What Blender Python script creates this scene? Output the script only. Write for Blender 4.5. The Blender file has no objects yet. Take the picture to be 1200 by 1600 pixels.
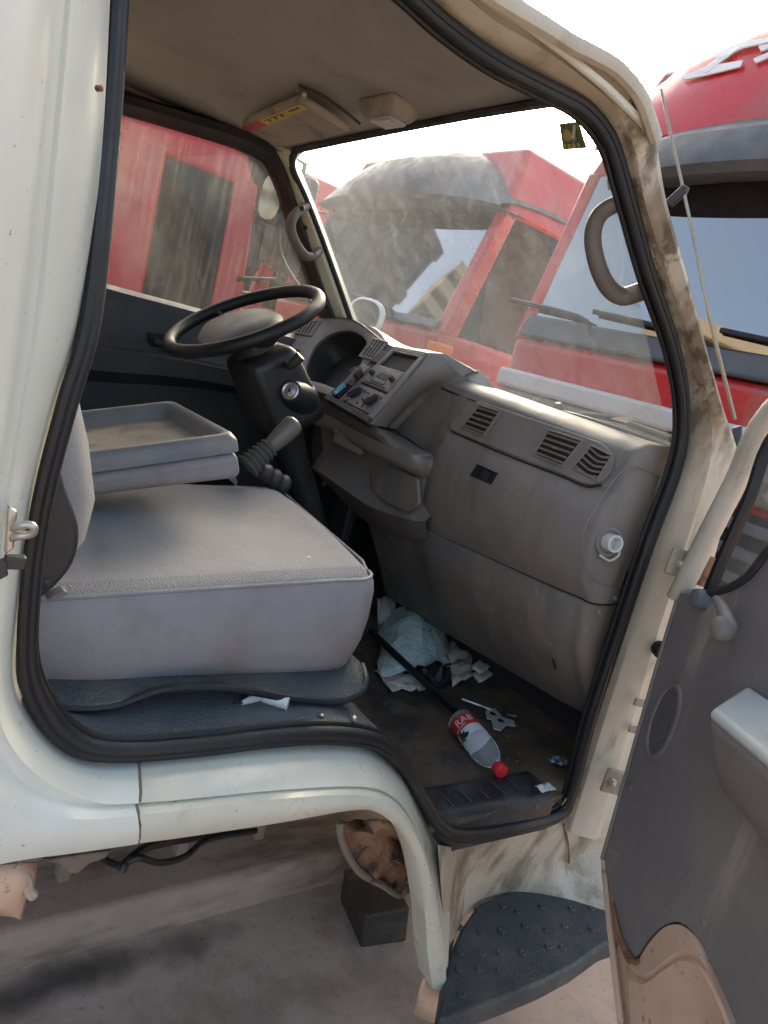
import bpy, bmesh, math, random
from mathutils.bvhtree import BVHTree
from mathutils import Vector, Matrix
random.seed(7)

# ------------------------------------------------------------------ camera, sky, sun, exposure
H = 1.62                                   # camera height above the ground, metres
FPX = 1130.0                               # focal length for a 1200 x 1600 picture
def _basis():
    dx = Vector((1430, 156, FPX)).normalized()
    vy = Vector((-840, -485, FPX))
    dy = (vy - vy.dot(dx) * dx).normalized()
    return Matrix((dx, dy, dx.cross(dy)))  # world = R @ (right, down, forward)
RM = _basis()
scene = bpy.context.scene
cam_data = bpy.data.cameras.new('camera')
cam = bpy.data.objects.new('camera', cam_data)
scene.collection.objects.link(cam)
scene.camera = cam
cam_data.sensor_fit = 'VERTICAL'
cam_data.sensor_height = 36.0
cam_data.lens = 36.0 * FPX / 1600.0
cam_data.clip_start = 0.02
cam_data.clip_end = 2000
_r = RM @ Vector((1, 0, 0)); _u = -(RM @ Vector((0, 1, 0))); _b = -(RM @ Vector((0, 0, 1)))
cam.matrix_world = Matrix(((_r.x, _u.x, _b.x, 0), (_r.y, _u.y, _b.y, 0), (_r.z, _u.z, _b.z, H), (0, 0, 0, 1)))

SUN_AZ, SUN_EL = math.radians(45), math.radians(25)      # azimuth from +X (truck's nose) towards +Y
world = bpy.data.worlds.new('World'); scene.world = world; world.use_nodes = True
wn = world.node_tree.nodes; wl = world.node_tree.links
sky = wn.new('ShaderNodeTexSky'); sky.sky_type = 'NISHITA'; sky.sun_disc = False
sky.sun_elevation = SUN_EL; sky.sun_rotation = math.pi / 2 - SUN_AZ
sky.air_density = 0.8; sky.dust_density = 7.0; sky.ozone_density = 0.6
wn['Background'].inputs['Strength'].default_value = 0.15
wl.new(sky.outputs[0], wn['Background'].inputs[0])
sd = bpy.data.lights.new('sun', 'SUN'); sun = bpy.data.objects.new('sun', sd); scene.collection.objects.link(sun)
sd.energy = 0.55; sd.angle = math.radians(15); sd.color = (1.0, 0.91, 0.79)
_sv = Vector((math.cos(SUN_EL) * math.cos(SUN_AZ), math.cos(SUN_EL) * math.sin(SUN_AZ), math.sin(SUN_EL)))
sun.rotation_euler = _sv.to_track_quat('Z', 'Y').to_euler()
sun.location = (30, 30, 20)
vs = scene.view_settings
vs.view_transform = 'Standard'; vs.look = 'None'; vs.gamma = 1.0; vs.use_curve_mapping = False
vs.exposure = 2.3
vs.use_white_balance = True; vs.white_balance_temperature = 6850; vs.white_balance_tint = 5
scene.cycles.max_bounces = 7; scene.cycles.diffuse_bounces = 4; scene.cycles.transparent_max_bounces = 12
scene.cycles.use_adaptive_sampling = True
scene.cycles.use_denoising = True

# ------------------------------------------------------------------ helpers: a pixel of the photo and one known coordinate give a point
def ray(u, v): return RM @ Vector((u - 600, v - 800, FPX))
def PY(u, v, y): r = ray(u, v); return r * (y / r.y)
def PX(u, v, x): r = ray(u, v); return r * (x / r.x)
def PZ(u, v, z): r = ray(u, v); return r * (z / r.z)
def PP(u, v, p0, n): r = ray(u, v); return r * (p0.dot(n) / r.dot(n))
def V(x, y, z): return Vector((x, y, z))

def lerp(a, b, t): return a + (b - a) * t
def resample(pts, n):
    d = [0.0]
    for a, b in zip(pts, pts[1:]): d.append(d[-1] + (b - a).length)
    out = []; j = 0
    for i in range(n):
        s = d[-1] * i / (n - 1)
        while j < len(d) - 2 and d[j + 1] < s: j += 1
        t = 0 if d[j + 1] == d[j] else (s - d[j]) / (d[j + 1] - d[j])
        out.append(pts[j].lerp(pts[j + 1], t))
    return out
def smooth(pts, n=4, closed=False):
    """Catmull-Rom through the points, n steps each"""
    out = []; m = len(pts)
    rng = range(m) if closed else range(m - 1)
    for i in rng:
        p1, p2 = pts[i], pts[(i + 1) % m]
        p0 = pts[(i - 1) % m] if (closed or i > 0) else p1 * 2 - p2
        p3 = pts[(i + 2) % m] if (closed or i < m - 2) else p2 * 2 - p1
        for k in range(n):
            t = k / n
            out.append(0.5 * ((2 * p1) + (p2 - p0) * t + (2 * p0 - 5 * p1 + 4 * p2 - p3) * t * t + (3 * p1 - p0 - 3 * p2 + p3) * t ** 3))
    if not closed: out.append(pts[-1].copy())
    return out

class MB:
    """collects geometry in camera-level coordinates"""
    def __init__(s): s.v = []; s.f = []
    def add(s, vs_, fs_):
        o = len(s.v); s.v += [Vector(p) for p in vs_]; s.f += [tuple(i + o for i in f) for f in fs_]; return s
    def grid(s, rows, close_u=False, close_v=False):
        assert len({len(r) for r in rows}) == 1
        m = len(rows); n = len(rows[0]); vs_ = [p for r in rows for p in r]; fs_ = []
        for i in range(m if close_u else m - 1):
            for j in range(n if close_v else n - 1):
                a = i * n + j; b = i * n + (j + 1) % n; c = ((i + 1) % m) * n + (j + 1) % n; d = ((i + 1) % m) * n + j
                fs_.append((a, b, c, d))
        return s.add(vs_, fs_)
    def box(s, c, size, M=None):
        x, y, z = (k / 2 for k in size); M = M or Matrix.Identity(3); c = Vector(c)
        vs_ = [c + M @ Vector(p) for p in ((-x, -y, -z), (x, -y, -z), (x, y, -z), (-x, y, -z), (-x, -y, z), (x, -y, z), (x, y, z), (-x, y, z))]
        return s.add(vs_, [(3, 2, 1, 0), (4, 5, 6, 7), (0, 1, 5, 4), (1, 2, 6, 5), (2, 3, 7, 6), (3, 0, 4, 7)])
    def hexa(s, b, t):
        """eight corners: bottom ring, top ring"""
        n = len(b)
        return s.add(list(b) + list(t), [tuple(reversed(range(n))), tuple(range(n, 2 * n))] + [(i, (i + 1) % n, n + (i + 1) % n, n + i) for i in range(n)])
    def plate(s, pts, off):
        """flat outline made thick by vector off"""
        off = Vector(off); return s.hexa(list(pts), [p + off for p in pts])
    def tube(s, path, r, seg=10, closed=False, flat=1.0, up=None, caps=True):
        n = len(path); rows = []; prev = None
        for i, p in enumerate(path):
            if closed: t = path[(i + 1) % n] - path[i - 1]
            else: t = path[min(i + 1, n - 1)] - path[max(i - 1, 0)]
            t.normalize()
            if up is not None: a = Vector(up)
            else: a = prev if prev is not None else (Vector((0, 0, 1)) if abs(t.z) < .9 else Vector((1, 0, 0)))
            a = (a - a.dot(t) * t).normalized(); b = t.cross(a); prev = a
            rr = r[i] if isinstance(r, (list, tuple)) else r
            rows.append([p + (a * math.cos(q) * rr + b * math.sin(q) * rr * flat) for q in (2 * math.pi * k / seg for k in range(seg))])
        o = len(s.v)
        s.grid(rows, close_u=closed, close_v=True)
        if not closed and caps:
            s.f.append(tuple(o + k for k in reversed(range(seg)))); s.f.append(tuple(o + (n - 1) * seg + k for k in range(seg)))
        return s
    def lathe(s, base, axis, prof, seg=24):
        """prof: list of (distance along axis, radius)"""
        ax_ = Vector(axis).normalized(); a = ax_.orthogonal().normalized(); b = ax_.cross(a); base = Vector(base)
        rows = [[base + ax_ * h + (a * math.cos(q) + b * math.sin(q)) * r for q in (2 * math.pi * k / seg for k in range(seg))] for h, r in prof]
        o = len(s.v); s.grid(rows, close_v=True)
        s.f.append(tuple(o + k for k in reversed(range(seg)))); s.f.append(tuple(o + (len(rows) - 1) * seg + k for k in range(seg)))
        return s

ROOT = {}
def empty(name, loc, label, cat, group=None):
    o = bpy.data.objects.new(name, None); scene.collection.objects.link(o)
    o.location = Vector(loc) + Vector((0, 0, H)); o['label'] = label; o['category'] = cat
    o.empty_display_size = .1
    if group: o['group'] = group
    ROOT[o.name] = o.location.copy()
    return o
def top_of(o):
    while o.parent: o = o.parent
    return o
def mk(name, mb, mat, parent=None, smooth_ang=40, bevel=0, bseg=2, sub=0, solid=0, label=None, cat=None, group=None, kind=None):
    me = bpy.data.meshes.new(name)
    if parent: org = ROOT[top_of(parent).name]
    else:
        xs = [p.x for p in mb.v]; ys = [p.y for p in mb.v]; zs = [p.z for p in mb.v]
        org = Vector(((min(xs) + max(xs)) / 2, (min(ys) + max(ys)) / 2, min(zs) + H))
    sh = Vector((0, 0, H)) - org
    me.from_pydata([p + sh for p in mb.v], [], mb.f); me.update()
    bm = bmesh.new(); bm.from_mesh(me)
    bmesh.ops.remove_doubles(bm, verts=bm.verts, dist=1e-5)
    bmesh.ops.recalc_face_normals(bm, faces=bm.faces)
    bm.to_mesh(me); bm.free()
    o = bpy.data.objects.new(name, me); scene.collection.objects.link(o)
    if parent: o.parent = parent
    else: o.location = org
    me.materials.append(mat)
    if smooth_ang:
        me.shade_smooth()
        try: me.set_sharp_from_angle(angle=math.radians(smooth_ang))
        except Exception: pass
    if solid:
        m = o.modifiers.new('solid', 'SOLIDIFY'); m.thickness = abs(solid); m.offset = 0 if solid > 0 else 1
    if bevel:
        m = o.modifiers.new('bevel', 'BEVEL'); m.width = bevel; m.segments = bseg; m.limit_method = 'ANGLE'; m.angle_limit = math.radians(35)
        m.harden_normals = False
    if sub:
        m = o.modifiers.new('sub', 'SUBSURF'); m.levels = sub; m.render_levels = sub
    if label: o['label'] = label
    if cat: o['category'] = cat
    if group: o['group'] = group
    if kind: o['kind'] = kind
    return o

# ------------------------------------------------------------------ materials
def hexc(r, g, b): return (r, g, b, 1)
def srgb(r, g, b):
    f = lambda c: (c / 255 / 12.92) if c / 255 <= .04045 else ((c / 255 + .055) / 1.055) ** 2.4
    return (f(r), f(g), f(b), 1)
def worn(name, base, rough=.5, layers=(), bump=(), metal=0.0, spec=.5, coat=0.0, rough_var=.15, sheen=0.0):
    """layers: (scale, detail, lo, hi, colour, stretch); bump: (kind, scale, strength, dist)"""
    m = bpy.data.materials.new(name); m.use_nodes = True
    nt = m.node_tree; N = nt.nodes; L = nt.links; bs = N['Principled BSDF']
    tc = N.new('ShaderNodeTexCoord')
    bs.inputs['Metallic'].default_value = metal; bs.inputs['Specular IOR Level'].default_value = spec
    bs.inputs['Coat Weight'].default_value = coat; bs.inputs['Coat Roughness'].default_value = .15
    if sheen: bs.inputs['Sheen Weight'].default_value = sheen
    col = None
    def noise(scale, detail, stretch):
        mp = N.new('ShaderNodeMapping'); mp.inputs['Scale'].default_value = stretch
        L.new(tc.outputs['Object'], mp.inputs[0])
        nz = N.new('ShaderNodeTexNoise'); nz.inputs['Scale'].default_value = scale; nz.inputs['Detail'].default_value = detail
        nz.inputs['Roughness'].default_value = .62
        L.new(mp.outputs[0], nz.inputs['Vector']); return nz
    for (scale, detail, lo, hi, c, st, *zr_) in layers:
        nz = noise(scale, detail, st)
        mr = N.new('ShaderNodeMapRange'); mr.inputs['From Min'].default_value = lo; mr.inputs['From Max'].default_value = hi
        mr.interpolation_type = 'SMOOTHSTEP'
        L.new(nz.outputs['Fac'], mr.inputs['Value'])
        if len(c) == 4 and c[3] < 1: mr.inputs['To Max'].default_value = c[3]
        mx = N.new('ShaderNodeMix'); mx.data_type = 'RGBA'
        fac = mr.outputs[0]
        if zr_:                                        # stain that keeps to one stretch of the part's height
            sx = N.new('ShaderNodeSeparateXYZ'); L.new(tc.outputs['Object'], sx.inputs[0])
            zm = N.new('ShaderNodeMapRange'); zm.interpolation_type = 'SMOOTHSTEP'; L.new(sx.outputs['Z'], zm.inputs['Value'])
            zm.inputs['From Min'].default_value, zm.inputs['From Max'].default_value = zr_[0]
            mm_ = N.new('ShaderNodeMath'); mm_.operation = 'MULTIPLY'; L.new(fac, mm_.inputs[0]); L.new(zm.outputs[0], mm_.inputs[1]); fac = mm_.outputs[0]
        L.new(fac, mx.inputs[0])
        if col is None: mx.inputs[6].default_value = (*base[:3], 1)
        else: L.new(col, mx.inputs[6])
        mx.inputs[7].default_value = (*c[:3], 1)
        col = mx.outputs[2]
    if col is None: bs.inputs['Base Color'].default_value = (*base[:3], 1)
    else: L.new(col, bs.inputs['Base Color'])
    nz = noise(9, 5, (1, 1, 1)); mr = N.new('ShaderNodeMapRange')
    mr.inputs['From Min'].default_value = .3; mr.inputs['From Max'].default_value = .7
    mr.inputs['To Min'].default_value = max(.03, rough - rough_var); mr.inputs['To Max'].default_value = min(1, rough + rough_var)
    L.new(nz.outputs['Fac'], mr.inputs['Value']); L.new(mr.outputs[0], bs.inputs['Roughness'])
    prev = None
    for (kind, scale, strength, dist) in bump:
        if kind == 'noise': t = noise(scale, 4, (1, 1, 1)); out = t.outputs['Fac']
        elif kind == 'voronoi':
            t = N.new('ShaderNodeTexVoronoi'); t.inputs['Scale'].default_value = scale; L.new(tc.outputs['Object'], t.inputs['Vector']); out = t.outputs['Distance']
        elif kind == 'weave':
            mp = N.new('ShaderNodeMapping'); mp.inputs['Rotation'].default_value = (.5, .5, .78); L.new(tc.outputs['Object'], mp.inputs[0])
            t = N.new('ShaderNodeTexChecker'); t.inputs['Scale'].default_value = scale
            t.inputs[1].default_value = (0, 0, 0, 1); t.inputs[2].default_value = (1, 1, 1, 1)
            L.new(mp.outputs[0], t.inputs['Vector']); out = t.outputs['Fac']
        b = N.new('ShaderNodeBump'); b.inputs['Strength'].default_value = strength; b.inputs['Distance'].default_value = dist
        L.new(out, b.inputs['Height'])
        if prev: L.new(prev, b.inputs['Normal'])
        prev = b.outputs[0]
    if prev: L.new(prev, bs.inputs['Normal'])
    return m
def dirty_glass(name, tint, dust_col, lo, hi, amount, base_dust, scale=3.0, stretch=(1, 1, 1), streak=None, gloss=1.0, speckle=0.0):
    """clear sheet with a dust film that light shines through"""
    m = bpy.data.materials.new(name); m.use_nodes = True
    nt = m.node_tree; N = nt.nodes; L = nt.links; N.clear()
    out = N.new('ShaderNodeOutputMaterial')
    tr = N.new('ShaderNodeBsdfTransparent'); tr.inputs[0].default_value = tint
    df = N.new('ShaderNodeBsdfDiffuse'); df.inputs[0].default_value = dust_col
    tl = N.new('ShaderNodeBsdfTranslucent'); tl.inputs[0].default_value = dust_col
    md = N.new('ShaderNodeMixShader'); md.inputs[0].default_value = .55; L.new(df.outputs[0], md.inputs[1]); L.new(tl.outputs[0], md.inputs[2])
    tc = N.new('ShaderNodeTexCoord')
    def nf(scale, st, lo, hi, a, b, det=6):
        mp = N.new('ShaderNodeMapping'); mp.inputs['Scale'].default_value = st; L.new(tc.outputs['Object'], mp.inputs[0])
        nz = N.new('ShaderNodeTexNoise'); nz.inputs['Scale'].default_value = scale; nz.inputs['Detail'].default_value = det; nz.inputs['Roughness'].default_value = .65
        L.new(mp.outputs[0], nz.inputs['Vector'])
        mr = N.new('ShaderNodeMapRange'); mr.inputs['From Min'].default_value = lo; mr.inputs['From Max'].default_value = hi
        mr.inputs['To Min'].default_value = a; mr.inputs['To Max'].default_value = b; L.new(nz.outputs['Fac'], mr.inputs['Value'])
        return mr.outputs[0]
    fac = nf(scale, stretch, lo, hi, base_dust, base_dust + amount)
    def addf(a, b):
        ad = N.new('ShaderNodeMath'); ad.operation = 'ADD'; ad.use_clamp = True; L.new(a, ad.inputs[0]); L.new(b, ad.inputs[1]); return ad.outputs[0]
    if streak: fac = addf(fac, nf(*streak))
    if speckle: fac = addf(fac, nf(220, (1, 1, 1), .56, .70, 0, speckle, 3))
    mx = N.new('ShaderNodeMixShader'); L.new(fac, mx.inputs[0]); L.new(tr.outputs[0], mx.inputs[1]); L.new(md.outputs[0], mx.inputs[2])
    gl = N.new('ShaderNodeBsdfGlossy'); gl.inputs['Roughness'].default_value = .03
    lw = N.new('ShaderNodeLayerWeight'); lw.inputs[0].default_value = .5
    pw = N.new('ShaderNodeMath'); pw.operation = 'POWER'; pw.inputs[1].default_value = 5; L.new(lw.outputs['Facing'], pw.inputs[0])
    ma = N.new('ShaderNodeMath'); ma.operation = 'MULTIPLY_ADD'; ma.inputs[1].default_value = .92; ma.inputs[2].default_value = .05; L.new(pw.outputs[0], ma.inputs[0])
    mu = N.new('ShaderNodeMath'); mu.operation = 'MULTIPLY'; mu.use_clamp = True; mu.inputs[1].default_value = gloss; L.new(ma.outputs[0], mu.inputs[0])
    m2 = N.new('ShaderNodeMixShader'); L.new(mu.outputs[0], m2.inputs[0]); L.new(mx.outputs[0], m2.inputs[1]); L.new(gl.outputs[0], m2.inputs[2])
    L.new(m2.outputs[0], out.inputs[0])
    return m

ONE = (1, 1, 1)
CREAM = (.62, .595, .475)
m_paint = worn('cream_paint', CREAM, .34, [(2.2, 5, .40, .80, (.50, .49, .41), ONE), (7, 9, .50, .85, (.30, .25, .17, .5), (1, 1, .5)), (24, 10, .56, .80, (.34, .29, .20, .5), (1, 1, .6)), (110, 3, .69, .72, (.16, .11, .07, .8), ONE)], [('noise', 30, .03, .01)], coat=.25, spec=.5)
m_paint_out = worn('white_paint', (.67, .67, .585), .42, [(3, 5, .4, .85, (.56, .57, .49), (1, 1, .3)), (7, 6, .50, .9, (.42, .40, .34, .3), (1, 1, .4)), (110, 3, .71, .73, (.20, .15, .10, .8), ONE)], [('noise', 12, .02, .01)], coat=.1)
m_paint_grime = worn('grimy_cream_paint', (.53, .47, .37), .5, [(3, 6, .40, .70, (.42, .355, .265), (1, 1, .5)), (6, 10, .43, .66, (.20, .148, .095, .75), (1.6, 1.6, .30)), (9, 12, .50, .66, (.13, .092, .056, .7), (1.3, 1.3, .4)), (200, 6, .50, .70, (.10, .07, .045, .4), ONE), (5, 5, .58, .80, (.62, .56, .46, .7), ONE)], [('noise', 60, .12, .004)], spec=.35)
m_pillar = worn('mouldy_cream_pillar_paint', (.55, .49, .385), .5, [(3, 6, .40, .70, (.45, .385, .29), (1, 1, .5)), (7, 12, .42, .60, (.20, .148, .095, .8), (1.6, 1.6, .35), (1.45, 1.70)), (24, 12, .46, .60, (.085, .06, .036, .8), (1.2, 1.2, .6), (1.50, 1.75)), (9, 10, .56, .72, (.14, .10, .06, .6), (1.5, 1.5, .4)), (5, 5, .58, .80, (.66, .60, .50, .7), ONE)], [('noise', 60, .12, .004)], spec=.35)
m_peach = worn('peach_paint', (.60, .40, .28), .45, [(5, 6, .5, .7, (.50, .33, .23), ONE), (40, 7, .58, .68, (.16, .09, .05, .7), ONE)], [('noise', 50, .05, .004)])  # peach tone for the lower door metal and the arch flaps
m_rust = worn('rusty_steel', (.22, .10, .05), .85, [(8, 8, .42, .62, (.34, .20, .12), ONE), (22, 8, .52, .66, (.06, .035, .025), ONE)], [('noise', 40, .5, .01)])
m_mud = worn('dusty_chassis_steel', (.20, .15, .115), .9, [(6, 8, .42, .62, (.22, .175, .14), ONE), (15, 6, .55, .7, (.05, .04, .03), ONE)], [('noise', 50, .4, .01)])
m_black = worn('black_rubber', (.008, .009, .011), .5, [(6, 6, .5, .75, (.018, .019, .019), ONE), (50, 6, .64, .74, (.08, .072, .06, .5), ONE)], [('noise', 90, .08, .004)])
m_mat = worn('ribbed_rubber_mat', (.036, .044, .047), .55, [(7, 7, .42, .66, (.075, .076, .070), ONE), (60, 6, .6, .7, (.13, .12, .10, .6), ONE)], [('voronoi', 190, .35, .004), ('noise', 40, .2, .005)])
m_kick = worn('blue_grey_kick_plate', (.075, .088, .094), .5, [(7, 7, .42, .66, (.11, .115, .11), ONE), (60, 6, .6, .7, (.20, .19, .17, .5), ONE)], [('voronoi', 190, .3, .004)])
m_floor = worn('dirty_floor_mat', (.040, .037, .033), .62, [(4, 9, .40, .56, (.125, .088, .054), ONE), (14, 9, .50, .64, (.13, .10, .068, .8), ONE), (120, 4, .64, .70, (.17, .15, .12, .6), ONE)], [('noise', 60, .4, .006)])
m_dash = worn('grey_dash_plastic', (.205, .185, .168), .55, [(3, 7, .38, .62, (.26, .23, .20), ONE), (5, 10, .47, .70, (.13, .105, .083, .75), (1, 1.7, .25)), (120, 5, .60, .72, (.25, .22, .19, .4), ONE)], [('noise', 300, .12, .0015)], spec=.4)
m_dashlow = worn('scuffed_lower_dash_plastic', (.150, .137, .130), .6, [(4, 7, .40, .62, (.185, .160, .135), ONE), (6, 10, .50, .68, (.24, .195, .15, .75), (1, 1.6, .35)), (26, 9, .58, .70, (.28, .25, .22, .6), (.4, 1, 1))], [('noise', 300, .12, .0015)], spec=.35)
m_panel = worn('light_grey_dash_plastic', (.225, .21, .195), .5, [(4, 7, .45, .7, (.13, .12, .11), ONE), (120, 5, .6, .72, (.24, .22, .19, .5), ONE)], [('noise', 300, .1, .0015)])
m_dark = worn('dark_plastic', (.028, .028, .030), .5, [(5, 7, .5, .72, (.055, .050, .045), ONE)], [('noise', 200, .1, .002)])
m_void = worn('dark_recess_plastic', (.010, .010, .010), .7)
m_doortrim = worn('dark_door_trim', (.035, .040, .044), .55, [(4, 6, .45, .75, (.055, .058, .058), ONE)], [('noise', 250, .15, .002)])
m_neartrim = worn('grey_brown_door_trim', (.175, .158, .150), .58, [(3, 7, .40, .62, (.215, .19, .172), ONE), (4, 10, .54, .68, (.36, .31, .25, .8), (2.2, 2.2, .3)), (90, 6, .64, .72, (.24, .21, .18, .5), ONE)], [('noise', 260, .35, .002), ('noise', 30, .06, .004)])
m_armrest = worn('pale_armrest_vinyl', (.46, .48, .46), .45, [(6, 7, .5, .7, (.38, .38, .35), ONE)], [('noise', 200, .1, .002)])
m_fabric = worn('grey_seat_fabric', (.285, .275, .272), .9, [(3.5, 6, .38, .72, (.315, .295, .275), ONE), (4, 9, .47, .66, (.225, .205, .185, .4), ONE), (150, 3, .55, .7, (.30, .29, .28, .5), ONE)], [('voronoi', 420, .3, .0025), ('noise', 7, .25, .02)], sheen=.1, spec=.2)
m_vinyl = worn('mauve_grey_seat_vinyl', (.24, .228, .236), .62, [(4, 8, .40, .68, (.20, .185, .178), ONE), (8, 9, .54, .72, (.17, .155, .145, .3), ONE)], [('noise', 320, .18, .002), ('noise', 9, .25, .02)], spec=.35)
m_tray = worn('blue_grey_tray_plastic', (.14, .15, .16), .5, [(6, 6, .45, .7, (.20, .195, .18), ONE), (80, 5, .6, .7, (.26, .24, .2, .5), ONE)], [('noise', 260, .1, .002)])
m_traydust = worn('dusty_tray_floor', (.26, .235, .195), .8, [(12, 8, .5, .64, (.17, .15, .125), ONE)], [('noise', 120, .2, .003)])
m_head = worn('grey_headliner', (.43, .395, .345), .9, [(2, 6, .38, .75, (.35, .315, .27), ONE), (5, 8, .50, .80, (.22, .185, .15, .6), ONE)], [('noise', 260, .2, .002)], spec=.15)
m_visor = worn('beige_visor_vinyl', (.36, .31, .25), .7, [(8, 6, .5, .7, (.19, .16, .13), ONE)], [('noise', 200, .1, .002)])
m_chrome = worn('dull_steel', (.50, .48, .44), .35, [(30, 7, .52, .66, (.22, .16, .10), ONE)], metal=.9)
m_silver = worn('brushed_lock_metal', (.55, .54, .52), .3, metal=.8)
m_white = worn('white_plastic', (.70, .69, .65), .4, [(20, 6, .55, .7, (.55, .52, .45), ONE)])
m_paper = worn('crumpled_paper', (.66, .63, .57), .85, [(20, 6, .5, .68, (.40, .35, .28), ONE)], [('noise', 40, .3, .006)])
m_paperpink = worn('stained_pinkish_paper', (.58, .48, .42), .85, [(18, 7, .48, .64, (.30, .22, .16), ONE)], [('noise', 40, .4, .006)])
m_receipt = worn('tissue_paper', (.72, .70, .68), .9)
m_red = worn('red_truck_paint', (.52, .022, .026), .32, [(1.5, 7, .42, .66, (.42, .065, .055), ONE), (6, 9, .52, .70, (.36, .13, .10, .6), (1, 1, .4)), (60, 8, .60, .70, (.22, .10, .08, .6), ONE)], coat=.25)
m_greyvis = worn('grey_visor_plastic', (.070, .076, .080), .55, [(3, 6, .42, .66, (.10, .105, .105), ONE), (30, 7, .56, .7, (.16, .15, .14, .5), ONE)])
m_cowl = worn('dark_grey_cowl_plastic', (.085, .092, .095), .6, [(3, 6, .45, .7, (.12, .12, .12), ONE)])
m_bump = worn('silver_bumper_paint', (.55, .53, .50), .45, [(3, 6, .5, .7, (.42, .38, .32), ONE)])
m_bumptan = worn('dusty_tan_bumper', (.30, .25, .19), .6, [(3, 7, .42, .62, (.20, .16, .12), ONE), (12, 8, .5, .65, (.40, .35, .28), ONE)])
m_tyre = worn('tyre_rubber', (.03, .03, .03), .85, [(6, 6, .45, .7, (.06, .055, .05), ONE)])
m_letter = worn('white_lettering', (.75, .74, .72), .5)
m_orange = worn('amber_lens', (.75, .22, .03), .25)
m_lamp = worn('headlamp_lens', (.55, .56, .58), .12, coat=.6)
m_concrete = worn('stained_concrete', (.42, .305, .23), .9, [(.9, 8, .40, .70, (.47, .355, .275), ONE), (3.2, 10, .44, .66, (.30, .21, .155), ONE), (11, 10, .54, .76, (.26, .20, .165, .6), ONE), (45, 9, .56, .68, (.24, .175, .13, .6), ONE), (160, 4, .67, .72, (.08, .06, .045, .8), ONE)], [('noise', 12, .2, .015), ('noise', 160, .2, .003)])
m_ws = dirty_glass('dusty_windshield_glass', (.93, .95, .95, 1), (.50, .545, .58, 1), .35, .70, .15, .10, scale=2.2, streak=(14, (2, 2, .5), .48, .75, 0, .10), speckle=.14, gloss=.9)
m_sg = dirty_glass('streaky_side_glass', (.80, .82, .81, 1), (.46, .45, .42, 1), .40, .72, .20, .07, scale=4, stretch=(1, 1, .5), streak=(26, (3, 3, .12), .5, .78, 0, .16), gloss=.8)
m_tglass = dirty_glass('tinted_truck_glass', (.22, .28, .32, 1), (.35, .36, .36, 1), .45, .8, .08, .03, scale=2, gloss=7.0)
m_tglass_side = dirty_glass('dark_truck_side_glass', (.035, .045, .052, 1), (.10, .11, .12, 1), .45, .8, .05, .02, scale=2, gloss=.35)
m_mirror = worn('mirror_glass', (.30, .37, .44), .06, metal=1.0, rough_var=.02)

# ------------------------------------------------------------------ ground
g = MB()
n = 40
g.grid([[V(-60 + 180 * i / n, -60 + 180 * j / n, -H) for j in range(n + 1)] for i in range(n + 1)])
ground = mk('ground', g, m_concrete, smooth_ang=0, kind='structure', label='stained grey-brown concrete yard under the trucks')
del ground['label']

# ------------------------------------------------------------------ the pale cab with its door open
truck = empty('light_truck', (.9, 1.5, -H), 'cream light truck cab in the foreground with passenger door open and worn grey interior', 'truck')

def Yd(z): return .84 + max(0, min(.55, z + .1)) * .12
def door_px(u, v, off=0.0):
    y = .84
    for _ in range(4): y = Yd(PY(u, v, y + off).z)
    return PY(u, v, y + off)

# --- rear door jamb, sill and arch lip: five aligned curves
NSM = 4
c0 = [(174,-60),(172,0),(158,250),(128,500),(92,620),(55,760),(36,900),(24,1030),(35,1090),(75,1150),(130,1183),(215,1184),(430,1163),(550,1162),(595,1180),(628,1212),(652,1255),(672,1300),(690,1330),(704,1400)]
c1 = [(103,-60),(103,0),(80,250),(55,500),(35,620),(12,760),(-8,900),(-15,1050),(5,1150),(60,1215),(130,1250),(215,1256),(430,1236),(560,1230),(610,1243),(640,1276),(662,1330),(677,1420),(684,1490),(692,1545)]
c2 = [(75,-60),(75,0),(50,250),(20,500),(0,680),(-25,800),(-50,950),(-60,1100),(-30,1200),(40,1262),(120,1280),(215,1274),(430,1249),(562,1242),(616,1256),(648,1292),(671,1350),(687,1430),(695,1490),(698,1542)]
c3 = [(-60,-60),(-60,0),(-80,250),(-110,500),(-130,620),(-150,760),(-170,900),(-190,1030),(-150,1200),(-60,1345),(60,1340),(215,1319),(430,1287),(552,1266),(592,1271),(625,1300),(650,1350),(664,1430),(668,1490),(676,1545)]
y0 = [.845]*20
y1 = [.785]*8 + [.78,.775,.77] + [.77]*7 + [.775,.775]
y2 = [.745]*8 + [.75,.75,.75] + [.755]*7 + [.76,.76]
y3 = [.71]*8 + [.72,.74,.752] + [.760]*7 + [.765,.765]
def tr(px, ys): return [PY(u, v, y) for (u, v), y in zip(px, ys)]
K0, K1, K2, K3 = (smooth(tr(a, b), NSM) for a, b in ((c0, y0), (c1, y1), (c2, y2), (c3, y3)))
for K_up in (K0, K1, K2, K3): K_up.insert(0, V(K_up[0].x, K_up[0].y + .022, .475))
def mid(A, B, t, out=0): return [a.lerp(b, t) + V(0, -out, 0) for a, b in zip(A, B)]
KI = [p + V(0, .03, .0) for p in K0]                 # tucked behind the seal
rim = []
for i, p in enumerate(K3):                           # the lip turns in under the sill
    w = min(1, max(0, (i - 33) / 8))
    rim.append(p + V(-.45 * (1 - w), .05 * w, .004 * w))
rows_all = [KI, K0, mid(K0, K1, .35, .006), mid(K0, K1, .7, .010), mid(K0, K1, .93, .006), K1, mid(K1, K2, .5, -.011), K2, mid(K2, K3, .3, .007), mid(K2, K3, .7, .006), K3, rim]
cut = 11 * NSM + 1                                       # the crack between the two sheets at (208, 1190)
mk('rear_jamb_panel', MB().grid([r[:cut + 1] for r in rows_all]), m_paint_out, truck, smooth_ang=50)
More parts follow.
